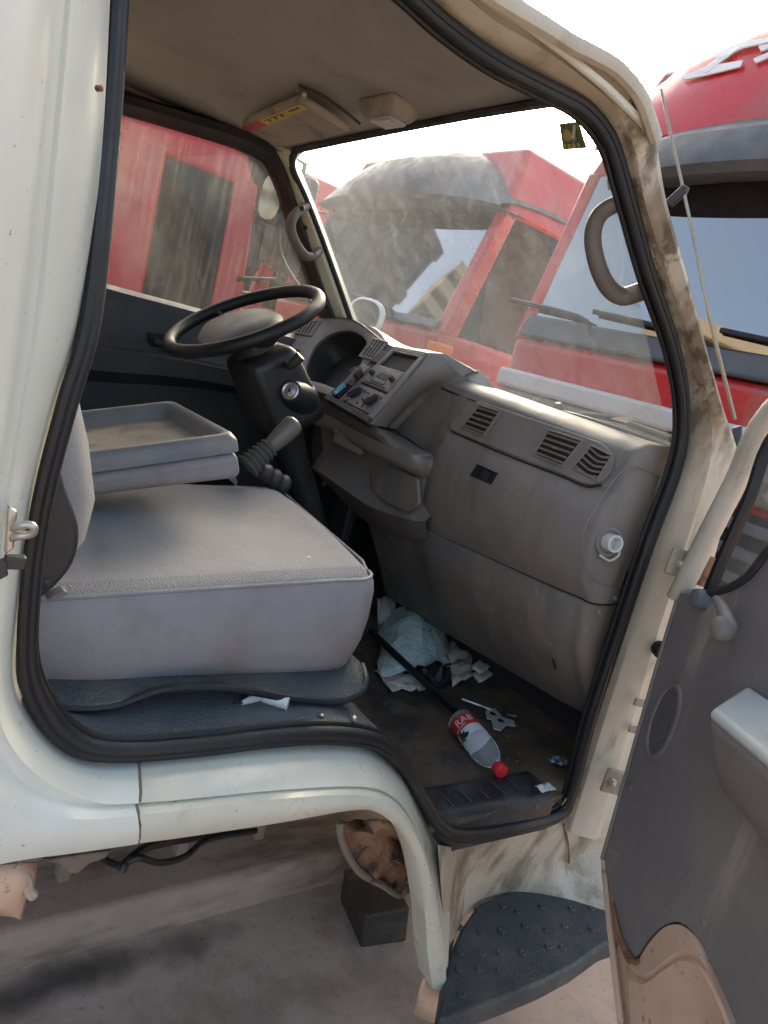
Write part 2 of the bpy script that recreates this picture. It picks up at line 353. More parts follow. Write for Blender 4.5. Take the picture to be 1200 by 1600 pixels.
K_ = [[(p + V(.0025, .0015, -.0005)) if i == 0 else p for i, p in enumerate(r[cut:])] for r in rows_all]
mk('sill_panel', MB().grid(K_), m_paint, truck, smooth_ang=50)
mk('sill_joint_sealer', MB().tube([r[cut] + V(.002, .003, 0) for r in rows_all[1:11]], .0022, 6), m_mud, truck)
# drain plug and small screws on the sill
q = K0[10 * NSM + 3] + V(0, -.012, -.006)
mk('drain_plug', MB().lathe(q + V(0, .01, 0), (0, -1, .2), [(0, .011), (.006, .011), (.008, .007)], 14), m_rust, truck)
for (u, v, y) in ((152, 138, .79), (92, 196, .79)):
    mk('rivet', MB().lathe(PY(u, v, y + .005), (.3, -1, 0), [(0, .003), (.006, .003), (.008, .001)], 8), m_rust, truck)

# --- weather strip round the opening
seal_px = [(610,-30),(690,40),(770,98),(850,140),(910,172),(950,222),(975,300),(1011,430),(1050,545),(1066,640),(1057,725),(1012,850),(962,1000),(920,1130),(893,1235),(872,1272),(800,1294),(725,1304),(688,1290),(660,1248),(632,1198),(590,1158),(520,1146),(430,1150),(300,1165),(180,1172),(115,1155),(68,1100),(46,1030),(52,900),(72,770),(108,630),(144,500),(170,250),(186,0)]
sp = [door_px(u, v, -.004) for u, v in seal_px]
sp += [V(.185, .89, .36), V(.20, .897, .415), V(.25, .902, .435), V(.40, .903, .435)]
sp = smooth(sp, 5, closed=True)
prof = []
def seal_r(p, a, b): return lerp(a, b, max(0, min(1, (-.45 - p.z) / .15)))
mk('weatherstrip', MB().tube(sp, [seal_r(p, .0098, .0130) for p in sp], 12, closed=True, flat=1.0), m_black, truck)
# the flap that lies inside the bead
cen = V(.8, 1.0, -.2)
inn = [p + (V(cen.x, 0, cen.z) - V(p.x, 0, p.z)).normalized() * seal_r(p, .0085, .012) + V(0, .012, 0) for p in sp]
mk('weatherstrip_lip', MB().tube(inn, [seal_r(p, .005, .006) for p in sp], 8, closed=True), m_black, truck)
inn2 = [p - (V(cen.x, 0, cen.z) - V(p.x, 0, p.z)).normalized() * seal_r(p, .0075, .010) + V(0, -.006, 0) for p in sp]
mk('weatherstrip_bead', MB().tube(inn2, .0075, 8, closed=True), m_black, truck)

# --- front pillar, roof rail and hinge pillar
a0 = [(640,-40),(720,42),(800,90),(880,138),(936,180),(974,250),(998,330),(1032,440),(1068,550),(1082,635),(1074,720),(1035,850),(985,1000),(940,1140),(905,1255),(890,1300)]
a1 = [(690,-40),(765,24),(842,70),(905,116),(955,165),(990,240),(1010,325),(1045,435),(1083,548),(1108,642),(1110,722),(1072,850),(1026,1000),(985,1140),(948,1255),(932,1310)]
a2 = [(760,-40),(830,8),(890,48),(940,83),(985,122),(1020,200),(1040,310),(1072,425),(1104,545),(1132,645),(1153,725),(1122,850),(1082,1000),(1036,1140),(995,1255),(975,1320)]
A0 = smooth([door_px(u, v, 0) for u, v in a0], 4)
A1 = smooth([door_px(u, v, -.03) for u, v in a1], 4)
A2 = smooth([door_px(u, v, -.045) for u, v in a2], 4)
AI = [p + V(-.0, .035, 0) for p in A0]
def ret(p, k): return p + V(.055, .055, .01) * k
A3 = [ret(p, 1) for p in A2]; A4 = [p + V(.05, .09, .0) for p in A3]
m_rail = worn('dusty_cream_rail_paint', (.55, .50, .40), .5, [(4, 8, .42, .70, (.46, .40, .31), (1, 1, .5)), (9, 11, .50, .70, (.26, .20, .13, .6), (1.4, 1.4, .5)), (120, 5, .62, .72, (.14, .10, .06, .6), ONE)], [('noise', 60, .1, .004)])
FP = [AI, A0, mid(A0, A1, .3, .008), mid(A0, A1, .8, .010), A1, mid(A1, A2, .25, -.006), mid(A1, A2, .75, .004), A2, [p.lerp(q_, .3) + V(0, -.006, 0) for p, q_ in zip(A2, A3)], A3, A4]
mk('roof_rail', MB().grid([r_[:18] for r_ in FP]), m_rail, truck, smooth_ang=45)
mk('front_pillar', MB().grid([r_[17:] for r_ in FP]), m_pillar, truck, smooth_ang=45)
# drip rail over the door
dr = [door_px(u, v, -.055) for u, v in ((700,-60),(775,-5),(850,40),(893,68),(925,84),(965,108),(1000,150),(1018,198),(1024,218))]
mk('drip_rail', MB().tube(smooth(dr, 5), .013, 8, flat=.8), m_rail, truck)

# --- roof, rear wall, front panel and far shell (close the cab)
def roof_z(x, y):
    return .595 - .125 * ((y - 1.53) / .68) ** 4 - .04 * max(0, (x - .8) / .35) ** 2
mk('roof', MB().grid([[V(x, .86 + 1.36 * j / 16, roof_z(x, .86 + 1.36 * j / 16)) for j in range(17)] for x in (-.25, 0, .3, .6, .8, .9, .98, 1.05)]), m_paint_out, truck, solid=.012)
mk('rear_wall', MB().box((-.22, 1.53, -.08), (.03, 1.5, 1.22)), m_doortrim, truck)
mk('front_panel', MB().grid([[V(x + .03 * (1 - ((y - 1.53) / .66) ** 2), y, z) for y in (.92, 1.1, 1.3, 1.53, 1.76, 1.96, 2.16, 2.24)] for x, z in ((1.57, -.06), (1.63, -.12), (1.70, -.3), (1.80, -.6), (1.84, -1.05))]), m_paint_out, truck, solid=.01)

# --- windshield and its rubber
HDR = [PX(885,158,.945), PX(820,168,1.0), PX(740,181,1.04), PX(640,200,1.06), PX(550,218,1.055), PX(460,237,1.03)]
HDR = [HDR[0] + V(-.03, -.1, -.02)] + HDR + [HDR[-1] + V(-.01, .06, -.01)]
def hdr(y):
    for a, b in zip(HDR, HDR[1:]):
        if a.y <= y <= b.y: return a.lerp(b, (y - a.y) / (b.y - a.y))
    return HDR[-1].copy()
def wsp(y, t):
    b = 1 - ((y - 1.53) / .62) ** 2
    top_ = hdr(y); bot_ = V(1.475 + .09 * b, y, -.03)
    return top_.lerp(bot_, t)
mk('windshield', MB().grid([[wsp(.90 + 1.24 * j / 24, t / 8) for j in range(25)] for t in range(9)]), m_ws, truck)
hd = [wsp(.90 + 1.22 * j / 20, 0) + V(-.012, 0, -.002) for j in range(21)]
pil = [PY(u, v, 2.125) for u, v in ((452,243),(457,262),(478,310),(502,372),(528,445),(550,508),(570,560))]
mk('windshield_rubber', MB().tube(hd[:-1] + smooth([hd[-1] + V(0, -.01, .0)] + pil[1:], 4), .011, 8), m_black, truck)
# sticker on the glass
def on_ws(u, v):
    lo, hi = .9, 2.2                                    # walk along the ray until it meets the glass
    r = ray(u, v); best = None
    for k in range(1600):
        s = .0005 + k * .000001
        p = r * s
        y = min(2.14, max(.9, p.y)); h_ = hdr(y); t = (h_.z - p.z) / (h_.z + .03)
        x = wsp(y, t).x
        if p.x >= x: return p
    return p
st = [on_ws(*a) for a in ((878,192),(908,188),(921,230),(884,233))]
m_stick = worn('green_sticker', (.10, .16, .08), .6, [(60, 3, .45, .6, (.35, .36, .12), ONE)])
inw = V(-.006, 0, -.004)
s0 = mk('inspection_sticker', MB().plate([p + inw for p in st], (.001, 0, .0008)), m_stick, truck)
def bil(a, b): return st[0].lerp(st[1], a).lerp(st[3].lerp(st[2], a), b) + inw * 1.25
cy = [bil(.38 + .2 * math.cos(t), .45 + .22 * math.sin(t)) for t in (2 * math.pi * k / 14 for k in range(14))]
m_yel = worn('yellow_print', (.55, .50, .18), .6)
mk('sticker_disc', MB().plate(cy, inw * .15), m_yel, s0)
mk('sticker_tick', MB().plate([bil(.50, .55), bil(.60, .45), bil(.78, .08), bil(.88, .12), bil(.66, .62)], inw * .22), m_letter, s0)
for k in range(4): mk('sticker_digit', MB().plate([bil(.10 + .2 * k, .78), bil(.22 + .2 * k, .78), bil(.22 + .2 * k, .95), bil(.10 + .2 * k, .95)], inw * .2), m_yel, s0)

# --- headliner
def hl_z(x, y):
    e = max(0, (abs(y - 1.53) - .42) / .24)
    return .556 - .085 * min(1.2, e) ** 2
rowsH = []
for i in range(13):
    x = -.2 + 1.235 * i / 12
    w_ = max(0, (i - 6) / 6)
    row_ = []
    for j in range(21):
        y = .885 + 1.29 * j / 20; h_ = hdr(y)
        xx = lerp(-.2, h_.x - .004, i / 12)
        row_.append(V(xx, y, lerp(hl_z(xx, y), h_.z + .002, w_ ** 2)))
    rowsH.append(row_)
mk('headliner', MB().grid(rowsH), m_head, truck, solid=.006)

# --- far door: frame, glass, trim
YF = 2.175
gl_px = [(100,426),(165,445),(330,489),(500,535),(507,505),(484,440),(462,375),(440,310),(424,270),(405,247),(370,230),(300,208),(190,176),(120,157)]
glp = [PY(u, v, YF + .02) for u, v in gl_px]
mk('far_door_glass', MB().add(glp, [tuple(range(len(glp)))]), m_sg, truck)
fr_in = [(120,157),(190,177),(300,209),(372,232),(407,250),(427,274),(442,312),(464,377),(486,442),(509,507),(520,540)]
fr_out = [(118,120),(190,146),(305,180),(385,206),(428,230),(446,262),(462,308),(482,372),(504,440),(528,505),(543,545)]
fi = smooth([PY(u, v, YF + .012) for u, v in fr_in], 4); fo = smooth([PY(u, v, YF - .03) for u, v in fr_out], 4)
mk('far_door_frame', MB().grid([[p + V(0, .03, 0) for p in fi], fi, [a.lerp(b, .5) + V(0, -.022, 0) for a, b in zip(fi, fo)], fo, [p + V(0, .06, .02) for p in fo]]), m_black, truck)
pl = smooth([PY(u, v, YF - .032) for u, v in ((432,236),(447,266),(462,310),(482,374),(504,442),(530,510),(545,550))], 4)
pr = smooth([PY(u, v, 2.12) for u, v in ((455,243),(464,268),(482,312),(506,374),(532,446),(556,512),(574,556))], 4)
far_pillar = mk('far_pillar', MB().grid([[p + V(0, .05, 0) for p in pl], pl, [a.lerp(b, .5) + V(-.006, -.01, 0) for a, b in zip(pl, pr)], pr, [p + V(.04, .03, 0) for p in pr]]), worn('far_pillar_cream', (.50, .49, .38), .5, [(8, 6, .5, .7, (.38, .36, .27), ONE)]), truck)
# far door trim built as stepped pads
def rowpx(px, y): return smooth([PY(u, v, y) for u, v in px], 3)
tr_rows = [rowpx(p, y) for p, y in (
    ([(60,412),(165,443),(330,487),(500,533)], YF + .015), ([(60,416),(160,449),(330,494),(500,540)], YF - .02), ([(60,430),(155,466),(330,508),(500,553)], YF - .035),
    ([(60,500),(145,520),(300,545),(480,590)], YF - .03), ([(60,522),(140,537),(300,560),(480,600)], YF - .045), ([(60,526),(140,541),(300,566),(480,606)], YF - .11),
    ([(60,560),(140,578),(300,592),(480,625)], YF - .11), ([(60,580),(140,596),(300,606),(480,632)], YF - .05), ([(60,760),(140,780),(300,800),(480,820)], YF - .04), ([(60,1000),(140,1000),(300,1000),(480,1000)], YF - .03))]
fd = mk('far_door_trim', MB().grid(tr_rows), m_doortrim, truck, smooth_ang=35)
def on_far(px, y): return [PY(u, v, y) for u, v in px]
mk('handle_recess', MB().plate(on_far([(231,519),(268,524),(273,549),(236,546)], YF - .037), (0, .01, 0)), m_void, fd, bevel=.004)
mk('door_lever', MB().tube(smooth(on_far([(240,531),(252,538),(266,545),(280,550)], YF - .05), 4), .009, 8, flat=.6), m_dark, fd)
mk('window_winder', MB().lathe(PY(347, 588, YF - .05), (0, -1, .1), [(0, .02), (.02, .02), (.05, .017), (.055, .012)], 16), m_dark, fd)
mk('winder_arm', MB().tube(on_far([(300,572),(330,580),(347,588)], YF - .065), .009, 8), m_dark, fd)
mk('far_door_skin', MB().grid([[V(x, 2.235 + .02 * math.sin(k), z) for x in (-.25, .2, .6, 1.0, 1.4, 1.62)] for k, z in ((0, -.03), (1, -.3), (2, -.6), (3, -1.05))]), m_paint_out, truck, solid=.012)
mk('far_door_rear_post', MB().hexa([V(-.25, 2.2, -.05), V(.33, 2.2, -.05), V(.33, 2.26, -.05), V(-.25, 2.26, -.05)], [V(-.25, 2.16, .53), V(.33, 2.16, .53), V(.33, 2.22, .53), V(-.25, 2.22, .53)]), m_paint_out, truck)
# far mirrors (seen through the glass)
mir = PY(424, 308, 2.42)
r0 = (V(-.9, -.42, 0)).normalized()
def disc(c, nrm, rx, rz, th, seg=20, p=2.6):
    nrm = nrm.normalized(); a = nrm.cross(V(0, 0, 1)).normalized(); b = a.cross(nrm)
    pts = []
    for k in range(seg):
        t = 2 * math.pi * k / seg; ct, s_ = math.cos(t), math.sin(t)
        pts.append(c + a * rx * math.copysign(abs(ct) ** (2 / p), ct) + b * rz * math.copysign(abs(s_) ** (2 / p), s_))
    return MB().plate(pts, nrm * -th)
mm = mk('side_mirror', disc(mir, r0, .055, .085, .05), m_dark, truck, bevel=.012)
mk('mirror_glass', disc(mir + r0 * .004, r0, .046, .075, .003), m_mirror, mm)
mk('mirror_arm', MB().tube(smooth([mir + V(.04, 0, -.05), mir + V(.08, -.05, -.2), V(1.42, 2.24, .0)], 5), .009, 8), m_dark, mm)
c2_ = PX(571, 492, 1.86)
r1 = V(-.8, -.75, 0)
mm2 = mk('front_mirror', disc(c2_, r1, .085, .075, .04), m_white, truck, bevel=.015)
mk('mirror_glass', disc(c2_ + r1.normalized() * .012 + V(.0, .004, .0), r1, .066, .064, .009), m_mirror, mm2)
mk('mirror_arm', MB().tube([c2_ + V(.02, 0, -.05), c2_ + V(-.02, -.05, -.3), V(1.7, 2.1, -.4)], .01, 8), m_dark, mm2)
# raised slab behind the kerb line under the truck, and a dark sheet painting the shadow and oil along it
kerb = mk('kerb', MB().hexa([V(-2.5, 1.44, -H - .05), V(1.9, 1.44, -H - .05), V(1.9, 2.7, -H - .05), V(-2.5, 2.7, -H - .05)], [V(-2.5, 1.46, -H + .11), V(1.9, 1.46, -H + .11), V(1.9, 2.7, -H + .11), V(-2.5, 2.7, -H + .11)]), worn('brown_stained_kerb', (.33, .23, .165), .9, [(2, 8, .42, .62, (.40, .285, .21), ONE), (5, 10, .46, .64, (.13, .088, .06), (.3, 1, 1))], [('noise', 30, .4, .01)]), bevel=.02, bseg=3, kind='structure')
def blob(cx, cy, rx, ry, seed, n=40):
    r = random.Random(seed); ph = [r.uniform(0, 6.3) for _ in range(5)]
    out = []
    for k in range(n):
        t = 2 * math.pi * k / n; m = 1 + sum(.16 / (i + 1) * math.sin((i + 2) * t + ph[i]) for i in range(5))
        out.append(V(cx + rx * m * math.cos(t), cy + ry * m * math.sin(t), -H + .004))
    return out
def shade_stain_mat(name, col, cx, cy, rx, ry):
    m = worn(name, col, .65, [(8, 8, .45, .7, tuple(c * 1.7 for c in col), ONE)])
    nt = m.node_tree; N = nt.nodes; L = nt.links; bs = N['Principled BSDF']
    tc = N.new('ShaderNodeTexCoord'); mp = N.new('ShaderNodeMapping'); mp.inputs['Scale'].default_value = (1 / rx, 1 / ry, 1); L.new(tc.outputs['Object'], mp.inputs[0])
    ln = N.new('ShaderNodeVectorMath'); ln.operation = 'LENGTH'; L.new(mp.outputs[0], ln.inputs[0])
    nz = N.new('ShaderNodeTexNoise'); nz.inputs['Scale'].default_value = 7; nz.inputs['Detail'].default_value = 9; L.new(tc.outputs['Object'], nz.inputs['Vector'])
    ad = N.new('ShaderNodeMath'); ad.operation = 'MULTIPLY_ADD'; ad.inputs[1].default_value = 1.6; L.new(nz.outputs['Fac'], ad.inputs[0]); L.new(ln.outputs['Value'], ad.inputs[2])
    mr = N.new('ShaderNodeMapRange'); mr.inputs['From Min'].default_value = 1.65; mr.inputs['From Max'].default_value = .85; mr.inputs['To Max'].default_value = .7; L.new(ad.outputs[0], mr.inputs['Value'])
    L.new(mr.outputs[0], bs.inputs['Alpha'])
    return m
mk('shadow_oil_sheet', MB().grid([[V(.55 + 1.3 * (i / 6 - .5), 1.375 + .16 * (j / 4 - .5), -H + .004) for j in range(5)] for i in range(7)]), shade_stain_mat('shadow_and_oil_tint', (.09, .07, .055), 0, 0, .66, .085), smooth_ang=0, kind='structure')  # thin dark sheet: shadow at the kerb foot painted in, with some oil
mk('wood_block', MB().hexa([V(1.33, 1.20, -H), V(1.48, 1.17, -H), V(1.51, 1.34, -H), V(1.37, 1.38, -H)], [V(1.31, 1.20, -H + .12), V(1.46, 1.18, -H + .12), V(1.50, 1.35, -H + .12), V(1.35, 1.38, -H + .12)]), worn('oily_wood', (.035, .026, .02), .7, [(6, 7, .5, .7, (.09, .05, .03), (1, 4, 4))]), bevel=.008, label='dark oily block standing on the ground inside the wheel arch', cat='block')

# ------------------------------------------------------------------ floor, seat box, sill trim
ff = MB()
fl_rows = []
for x, z in ((.99, -.875), (1.1, -.875), (1.2, -.875), (1.4, -.875), (1.6, -.875), (1.74, -.87), (1.80, -.62)):
    fl_rows.append([V(x, y, z + .001 * math.sin(9 * x + 7 * y)) for y in (.846, .95, 1.1, 1.25, 1.4, 1.6, 1.8, 2.0, 2.17)])
mk('floor', MB().grid(fl_rows), m_floor, truck, solid=-.02)
mk('seat_box', MB().box((.30, 1.57, -.73), (.98, 1.16, .30)), m_dark, truck, bevel=.02)
# kick plate on the sill, with its drop into the footwell
kp0 = smooth([door_px(u, v, .006) for u, v in ((60,1070),(90,1128),(130,1152),(200,1158),(310,1150),(430,1138),(520,1134),(585,1148),(628,1190),(655,1240),(682,1285),(725,1297))], 4)
kp1 = []
for i, p in enumerate(kp0):
    kp1.append(V(p.x - .0, .97, p.z + .012))
mk('kick_plate', MB().grid([kp0, mid(kp0, kp1, .3), mid(kp0, kp1, .65), kp1]), m_kick, truck)
for (u, v) in ((135, 1131), (502, 1116), (553, 1120)):
    p = PZ(u, v, -.598)
    mk('kick_plate_screw', MB().lathe(p - V(0, 0, .004), (0, 0, 1), [(0, .006), (.004, .006), (.006, .003)], 12), m_chrome, truck)
# threshold of the footwell
m_thresh = worn('threshold_plastic', (.022, .022, .024), .5, [(9, 8, .42, .62, (.055, .056, .058), ONE), (60, 6, .58, .7, (.14, .12, .10, .6), ONE)], [('noise', 70, .2, .004)])
tx0, tx1 = PZ(690, 1290, -.87).x, PZ(884, 1262, -.87).x
tp_ = [V(lerp(tx0, tx1, k / 12), 0, 0) for k in range(13)]
def trow(y, z): return [V(p.x, y - .015 * (p.x - tx0) / (tx1 - tx0), z) for p in tp_]
mk('threshold_trim', MB().grid([trow(.846, -.95), trow(.850, -.885), trow(.862, -.866), trow(.875, -.860), trow(.93, -.858), trow(.945, -.862), trow(.952, -.876)]), m_thresh, truck, smooth_ang=50)
for k in range(5):
    p = V(lerp(tx0, tx1, .16 + .15 * k), .898, -.858)
    mk('threshold_rib', MB().box(p, (.004, .055, .004)), m_mat, truck, bevel=.002)
# bulkhead and far side lining close the front of the cab
mk('bulkhead', MB().box(V(1.745, 1.55, -.45), (.02, 1.28, .84)), m_dark, truck)
mk('far_side_lining', MB().box(V(1.45, 2.188, -.48), (.62, .012, .82)), m_dark, truck)
# carpet flap hanging from the seat base
fl = []
top = [(48,1052),(120,1054),(240,1056),(360,1052),(460,1048),(530,1046),(562,1038)]
bot = [(60,1098),(110,1106),(180,1102),(260,1076),(360,1076),(460,1092),(530,1096),(566,1080)]
tp = smooth([PY(u, v, .958) for u, v in top], 5); bt = smooth([PY(u, v, .90) for u, v in bot], 5)
nT = 30; tp = resample(tp, nT); bt = resample(bt, nT)
mk('carpet_flap', MB().grid([[p + V(0, .12, .0) for p in tp], tp, mid(tp, bt, .35, .012), mid(tp, bt, .8, .01), bt]), m_mat, truck, solid=.012)
mk('carpet_edging', MB().tube(bt + smooth([bt[-1], PY(571, 1060, .92), PY(566, 1040, .955)], 3)[1:], .007, 8), m_black, truck)

# ------------------------------------------------------------------ bench seat
seat = mk('seat', MB().box((.35, 1.53, -.575), (.9, 1.1, .03)), m_dark, truck, bevel=.01)
def cushion(x0, x1f, y0_, y1_, zt, zb, nx=22, ny=44, rad=.05, crown=.012):
    """top and sides of a padded block; x1f(y) is its front, zt(x) its top"""
    rows = []
    us = [0, .02, .05, .1] + [.1 + .8 * k / (ny - 8) for k in range(1, ny - 8)] + [.9, .95, .98, 1]
    def prof(s):                                  # s 0..1 round front-to-back section
        return s
    sec = []                                      # (fx 0..1, fz 0..1)
    R_ = .16
    sec.append((1, 0)); sec.append((1.012, .25)); sec.append((1.015, .55))
    for k in range(5):
        t = k / 4 * math.pi / 2; sec.append((1 - .055 + .07 * math.cos(t), .74 + .26 * math.sin(t)))
    for k in range(1, 44): sec.append((.945 - .945 * k / 44, 1))
    sec.append((0, 1)); sec.append((0, 0))
    for a in us:
        y = lerp(y0_, y1_, a); row = []
        e = min(a, 1 - a) * (y1_ - y0_)
        drop = 0 if e > rad else rad * .35 * (1 - math.sqrt(max(0, 1 - (1 - e / rad) ** 2)))
        for fx, fz in sec:
            x = lerp(x0, x1f(y), fx); zt_ = zt(lerp(x0, x1f(y), min(1, fx))) - drop + crown * math.sin(math.pi * a) * min(1, fx * 6)
            if fz == 1: zt_ -= .010 * math.exp(-(((x - .36) - .25 * (y - 1.15)) / .016) ** 2) * max(0, 1 - abs(y - 1.12) / .12) + .004 * math.sin(9 * x + 5 * y) * math.sin(13 * y)
            shrink = 0.0 if e > .03 else .012 * (1 - e / .03)
            row.append(V(x - shrink * fx, y, lerp(zb, zt_, fz)))
        rows.append(row)
    return rows
ztop = lambda x: lerp(-.432, -.378, max(0, min(1, (x - .2) / .62))) 
x1f = lambda y: lerp(.815, .885, (y - .95) / .5) - .05 * (1 - math.sqrt(max(0, 1 - max(0, 1 - (y - .95) / .06) ** 2)))
rows = cushion(.10, x1f, .952, 1.53, ztop, -.575)
top_b = MB().grid(rows)
mk('cushion_top', top_b, m_fabric, seat, smooth_ang=60)
# boxing round the near side and the front of the cushion
bx_path = [V(lerp(.11, .755, k / 18), .951, 0) for k in range(19)]
bx_path += [V(.755 + .065 * math.sin(t), .951 + .06 * (1 - math.cos(t)), 0) for t in (math.pi / 2 * k / 6 for k in range(1, 7))]
bx_path += [V(x1f(y) + .014, y, 0) for y in (1.06, 1.15, 1.3, 1.45, 1.53)]
def bnorm(k):
    t = bx_path[min(k + 1, len(bx_path) - 1)] - bx_path[max(k - 1, 0)]; return V(t.y, -t.x, 0).normalized()
side = []
for f, out in ((0, 0), (.05, .006), (.15, .012), (.4, .017), (.65, .017), (.85, .011), (.95, .002), (1, -.014)):
    line = []
    for k, p in enumerate(bx_path):
        fr_ = max(0, min(1, (k - 17) / 8))
        line.append(p + bnorm(k) * (out - .018 * fr_ * f * f) + V(0, 0, lerp(ztop(min(.82, p.x)) - .004 - .010 * fr_, -.572, f)))
    side.append(line)
mk('cushion_side', MB().grid(side), m_vinyl, seat, smooth_ang=60)
m_dots = worn('dotted_seat_border', (.275, .266, .264), .9, [(330, 2, .48, .60, (.19, .182, .18, .55), ONE), (3.5, 6, .38, .72, (.29, .27, .25, .6), ONE)], [('voronoi', 330, .5, .003)], spec=.2)
sb_ = []
for k in range(41):
    x = lerp(.2, .79, k / 40); row = []
    for yy in (.9535, .960, .970, .980, .990):
        e = yy - .952; drp = 0 if e > .05 else .05 * .35 * (1 - math.sqrt(max(0, 1 - (1 - e / .05) ** 2)))
        row.append(V(x, yy, ztop(x) - drp + .012 * math.sin(math.pi * e / .578) + .0022 + .004 * math.sin(9 * x + 5 * yy) * -math.sin(13 * yy)))
    sb_.append(row)
mk('seat_border', MB().grid(sb_), m_dots, seat, smooth_ang=60)
mk('seat_piping', MB().tube([p + V(0, 0, .001) - bnorm(k) * .001 for k, p in enumerate(side[0])], .0036, 8), m_vinyl, seat)
# driver's cushion beyond
rows = cushion(.10, lambda y: .84, 1.62, 2.12, lambda x: ztop(x) + .0, -.575)
mk('driver_cushion', MB().grid(rows), m_fabric, seat, smooth_ang=60)
# backrests
def back(name, y0_, y1_, h):
    rows = []
    for a in (0, .03, .08, .16, .3, .5, .7, .84, .92, .97, 1):
        y = lerp(y0_, y1_, a); e = min(a, 1 - a); ins = .05 * max(0, 1 - e / .12) ** 2
        row = []
        for dx, z in ((.17, -.46), (.225, -.42), (.255, -.36), (.258, -.30), (.235, -.22), (.195, -.12), (.165, .0), (.12, h - .08), (.08, h - .02), (.02, h), (-.04, h - .03), (-.08, h - .12), (-.03, -.2), (.0, -.46)):
            row.append(V(dx + .055 - (ins if dx > .03 else -ins) , y, z - (ins * .6 if z > h - .1 else 0)))
        rows.append(row)
    b = MB().grid(rows); k = len(rows[0])
    b.f.append(tuple(range(k))); b.f.append(tuple(len(b.v) - 1 - i for i in range(k)))
    return mk(name, b, m_fabric, seat, smooth_ang=60)
back('backrest', .965, 1.42, .20)
back('backrest', 1.64, 2.10, .26)
# black recliner cover on the near side of the backrest
rc = [PY(u, v, .935) for u, v in ((66,670),(86,700),(104,765),(124,822),(121,868),(100,905),(62,937),(30,930),(34,690))]
mk('recliner_cover', MB().plate(smooth(rc, 3, closed=True), (0, .03, 0)), m_dark, seat, bevel=.008)
mk('recliner_bolt', MB().lathe(PY(72, 911, .936), (0, -1, 0), [(0, .008), (.003, .008), (.005, .005)], 12), m_dark, seat)
mk('recliner_lever', MB().plate(smooth([PY(u, v, .945) for u, v in ((74,936),(100,924),(106,929),(84,937))], 2, closed=True), (0, .02, 0)), m_tray, seat, bevel=.002)
# folded centre backrest with tray
Yn, Yf = 1.215, 1.50
def trz(u, v, y): return PY(u, v, y)
bl, br = trz(150, 776, Yn), trz(381, 749, Yn)
tl, trr = trz(140, 724, Yn), trz(372, 692, Yn)
dyv = V(0, Yf - Yn, 0)
back_up = V(-.03, 0, .0)
b0 = [bl, br, br + dyv + V(-.02, 0, 0), bl + dyv]
tz = lambda p, w: V(p.x, p.y, p.z) + V(0, 0, w)
t0 = [tl + V(0, 0, -.016), trr + V(.008, 0, -.016), trr + dyv + V(-.016, 0, -.016), tl + dyv + V(0, 0, -.016)]
for L_ in (b0, t0): L_[0] = L_[0] + V(-.2, 0, (L_[0].z - L_[1].z) * .8); L_[3] = L_[3] + V(-.2, 0, (L_[3].z - L_[2].z) * .8)
fold = mk('folded_backrest', MB().hexa(b0, t0), m_vinyl, seat, bevel=.018, bseg=4)
ax1 = (t0[1] - t0[0]); ay1 = (t0[3] - t0[0]); up1 = ax1.cross(ay1).normalized()
def T(a, b, h): return t0[0] + ax1 * a + (t0[3] - t0[0]).lerp(t0[2] - t0[1], a) * b + up1 * h
def ring(a0_, a1_, b0_, b1_, h, r=.06, seg=5):
    pts = []
    for (ca, cb, st_) in ((a1_ - r * .6, b1_ - r, 0), (a0_ + r * .6, b1_ - r, 1), (a0_ + r * .6, b0_ + r, 2), (a1_ - r * .6, b0_ + r, 3)):
        for k in range(seg + 1):
            t = math.pi / 2 * (st_ + k / seg); pts.append(T(ca + r * .6 * math.cos(t), cb + r * math.sin(t), h))
    return pts
rings = [ring(0, 1.005, -.01, 1.01, .001), ring(0, 1.0, -.012, 1.01, .022), ring(.005, .985, .02, .98, .034), ring(.01, .965, .06, .95, .034), ring(.02, .945, .10, .92, .024), ring(.03, .92, .14, .88, .006)]
mk('tray_rim', MB().grid(rings, close_v=True), m_tray, seat, smooth_ang=50)
tf = ring(.03, .92, .14, .88, .007)
mk('tray_floor', MB().add(tf, [tuple(range(len(tf)))]), m_traydust, seat)
# crumbs on the cushion
cr = MB()
for (u, v) in ((482, 873),):
    cr.lathe(PZ(u, v, -.374), (0, 0, 1), [(0, .003), (.003, .004), (.005, .002)], 8)
mk('lint_speck', cr, m_receipt, label='tiny white speck of lint on the front of the grey seat cushion', cat='lint')

# ------------------------------------------------------------------ dashboard
# outline in plan (t along the dash) for a few heights
def plan(xf, xend, ycorner=1.0, yend=.905, xdrv=None, far=2.15):
    """near end -> far end"""
    xd = xdrv if xdrv is not None else xf
    pts = [V(xend, yend, 0), V(lerp(xend, xf, .5), yend - .004, 0), V(lerp(xend, xf, .85), yend + .004, 0), V(xf + .012, yend + .035, 0), V(xf, ycorner, 0), V(xf - .004, 1.15, 0), V(xf - .006, 1.32, 0), V(xf - .008, 1.44, 0), V(lerp(xf, xd, .75), 1.52, 0), V(xd, 1.60, 0), V(xd, lerp(1.60, far, .3), 0), V(xd, lerp(1.60, far, .65), 0), V(xd, far, 0)]
    return pts
sections = [  # xf, z near, z far, xdrv, xend
    (1.52, -.030, -.01, 1.48, 1.57), (1.435, -.026, .0, 1.40, 1.53), (1.385, -.034, -.006, 1.37, 1.50), (1.350, -.055, -.02, 1.35, 1.49),
    (1.345, -.062, -.03, 1.34, 1.485), (1.335, -.148, -.12, 1.34, 1.48), (1.322, -.155, -.14, 1.34, 1.48), (1.305, -.21, -.20, 1.34, 1.48), (1.305, -.28, -.27, 1.34, 1.48), (1.33, -.36, -.37, 1.35, 1.48), (1.375, -.405, -.45, 1.38, 1.49)]
rows = []
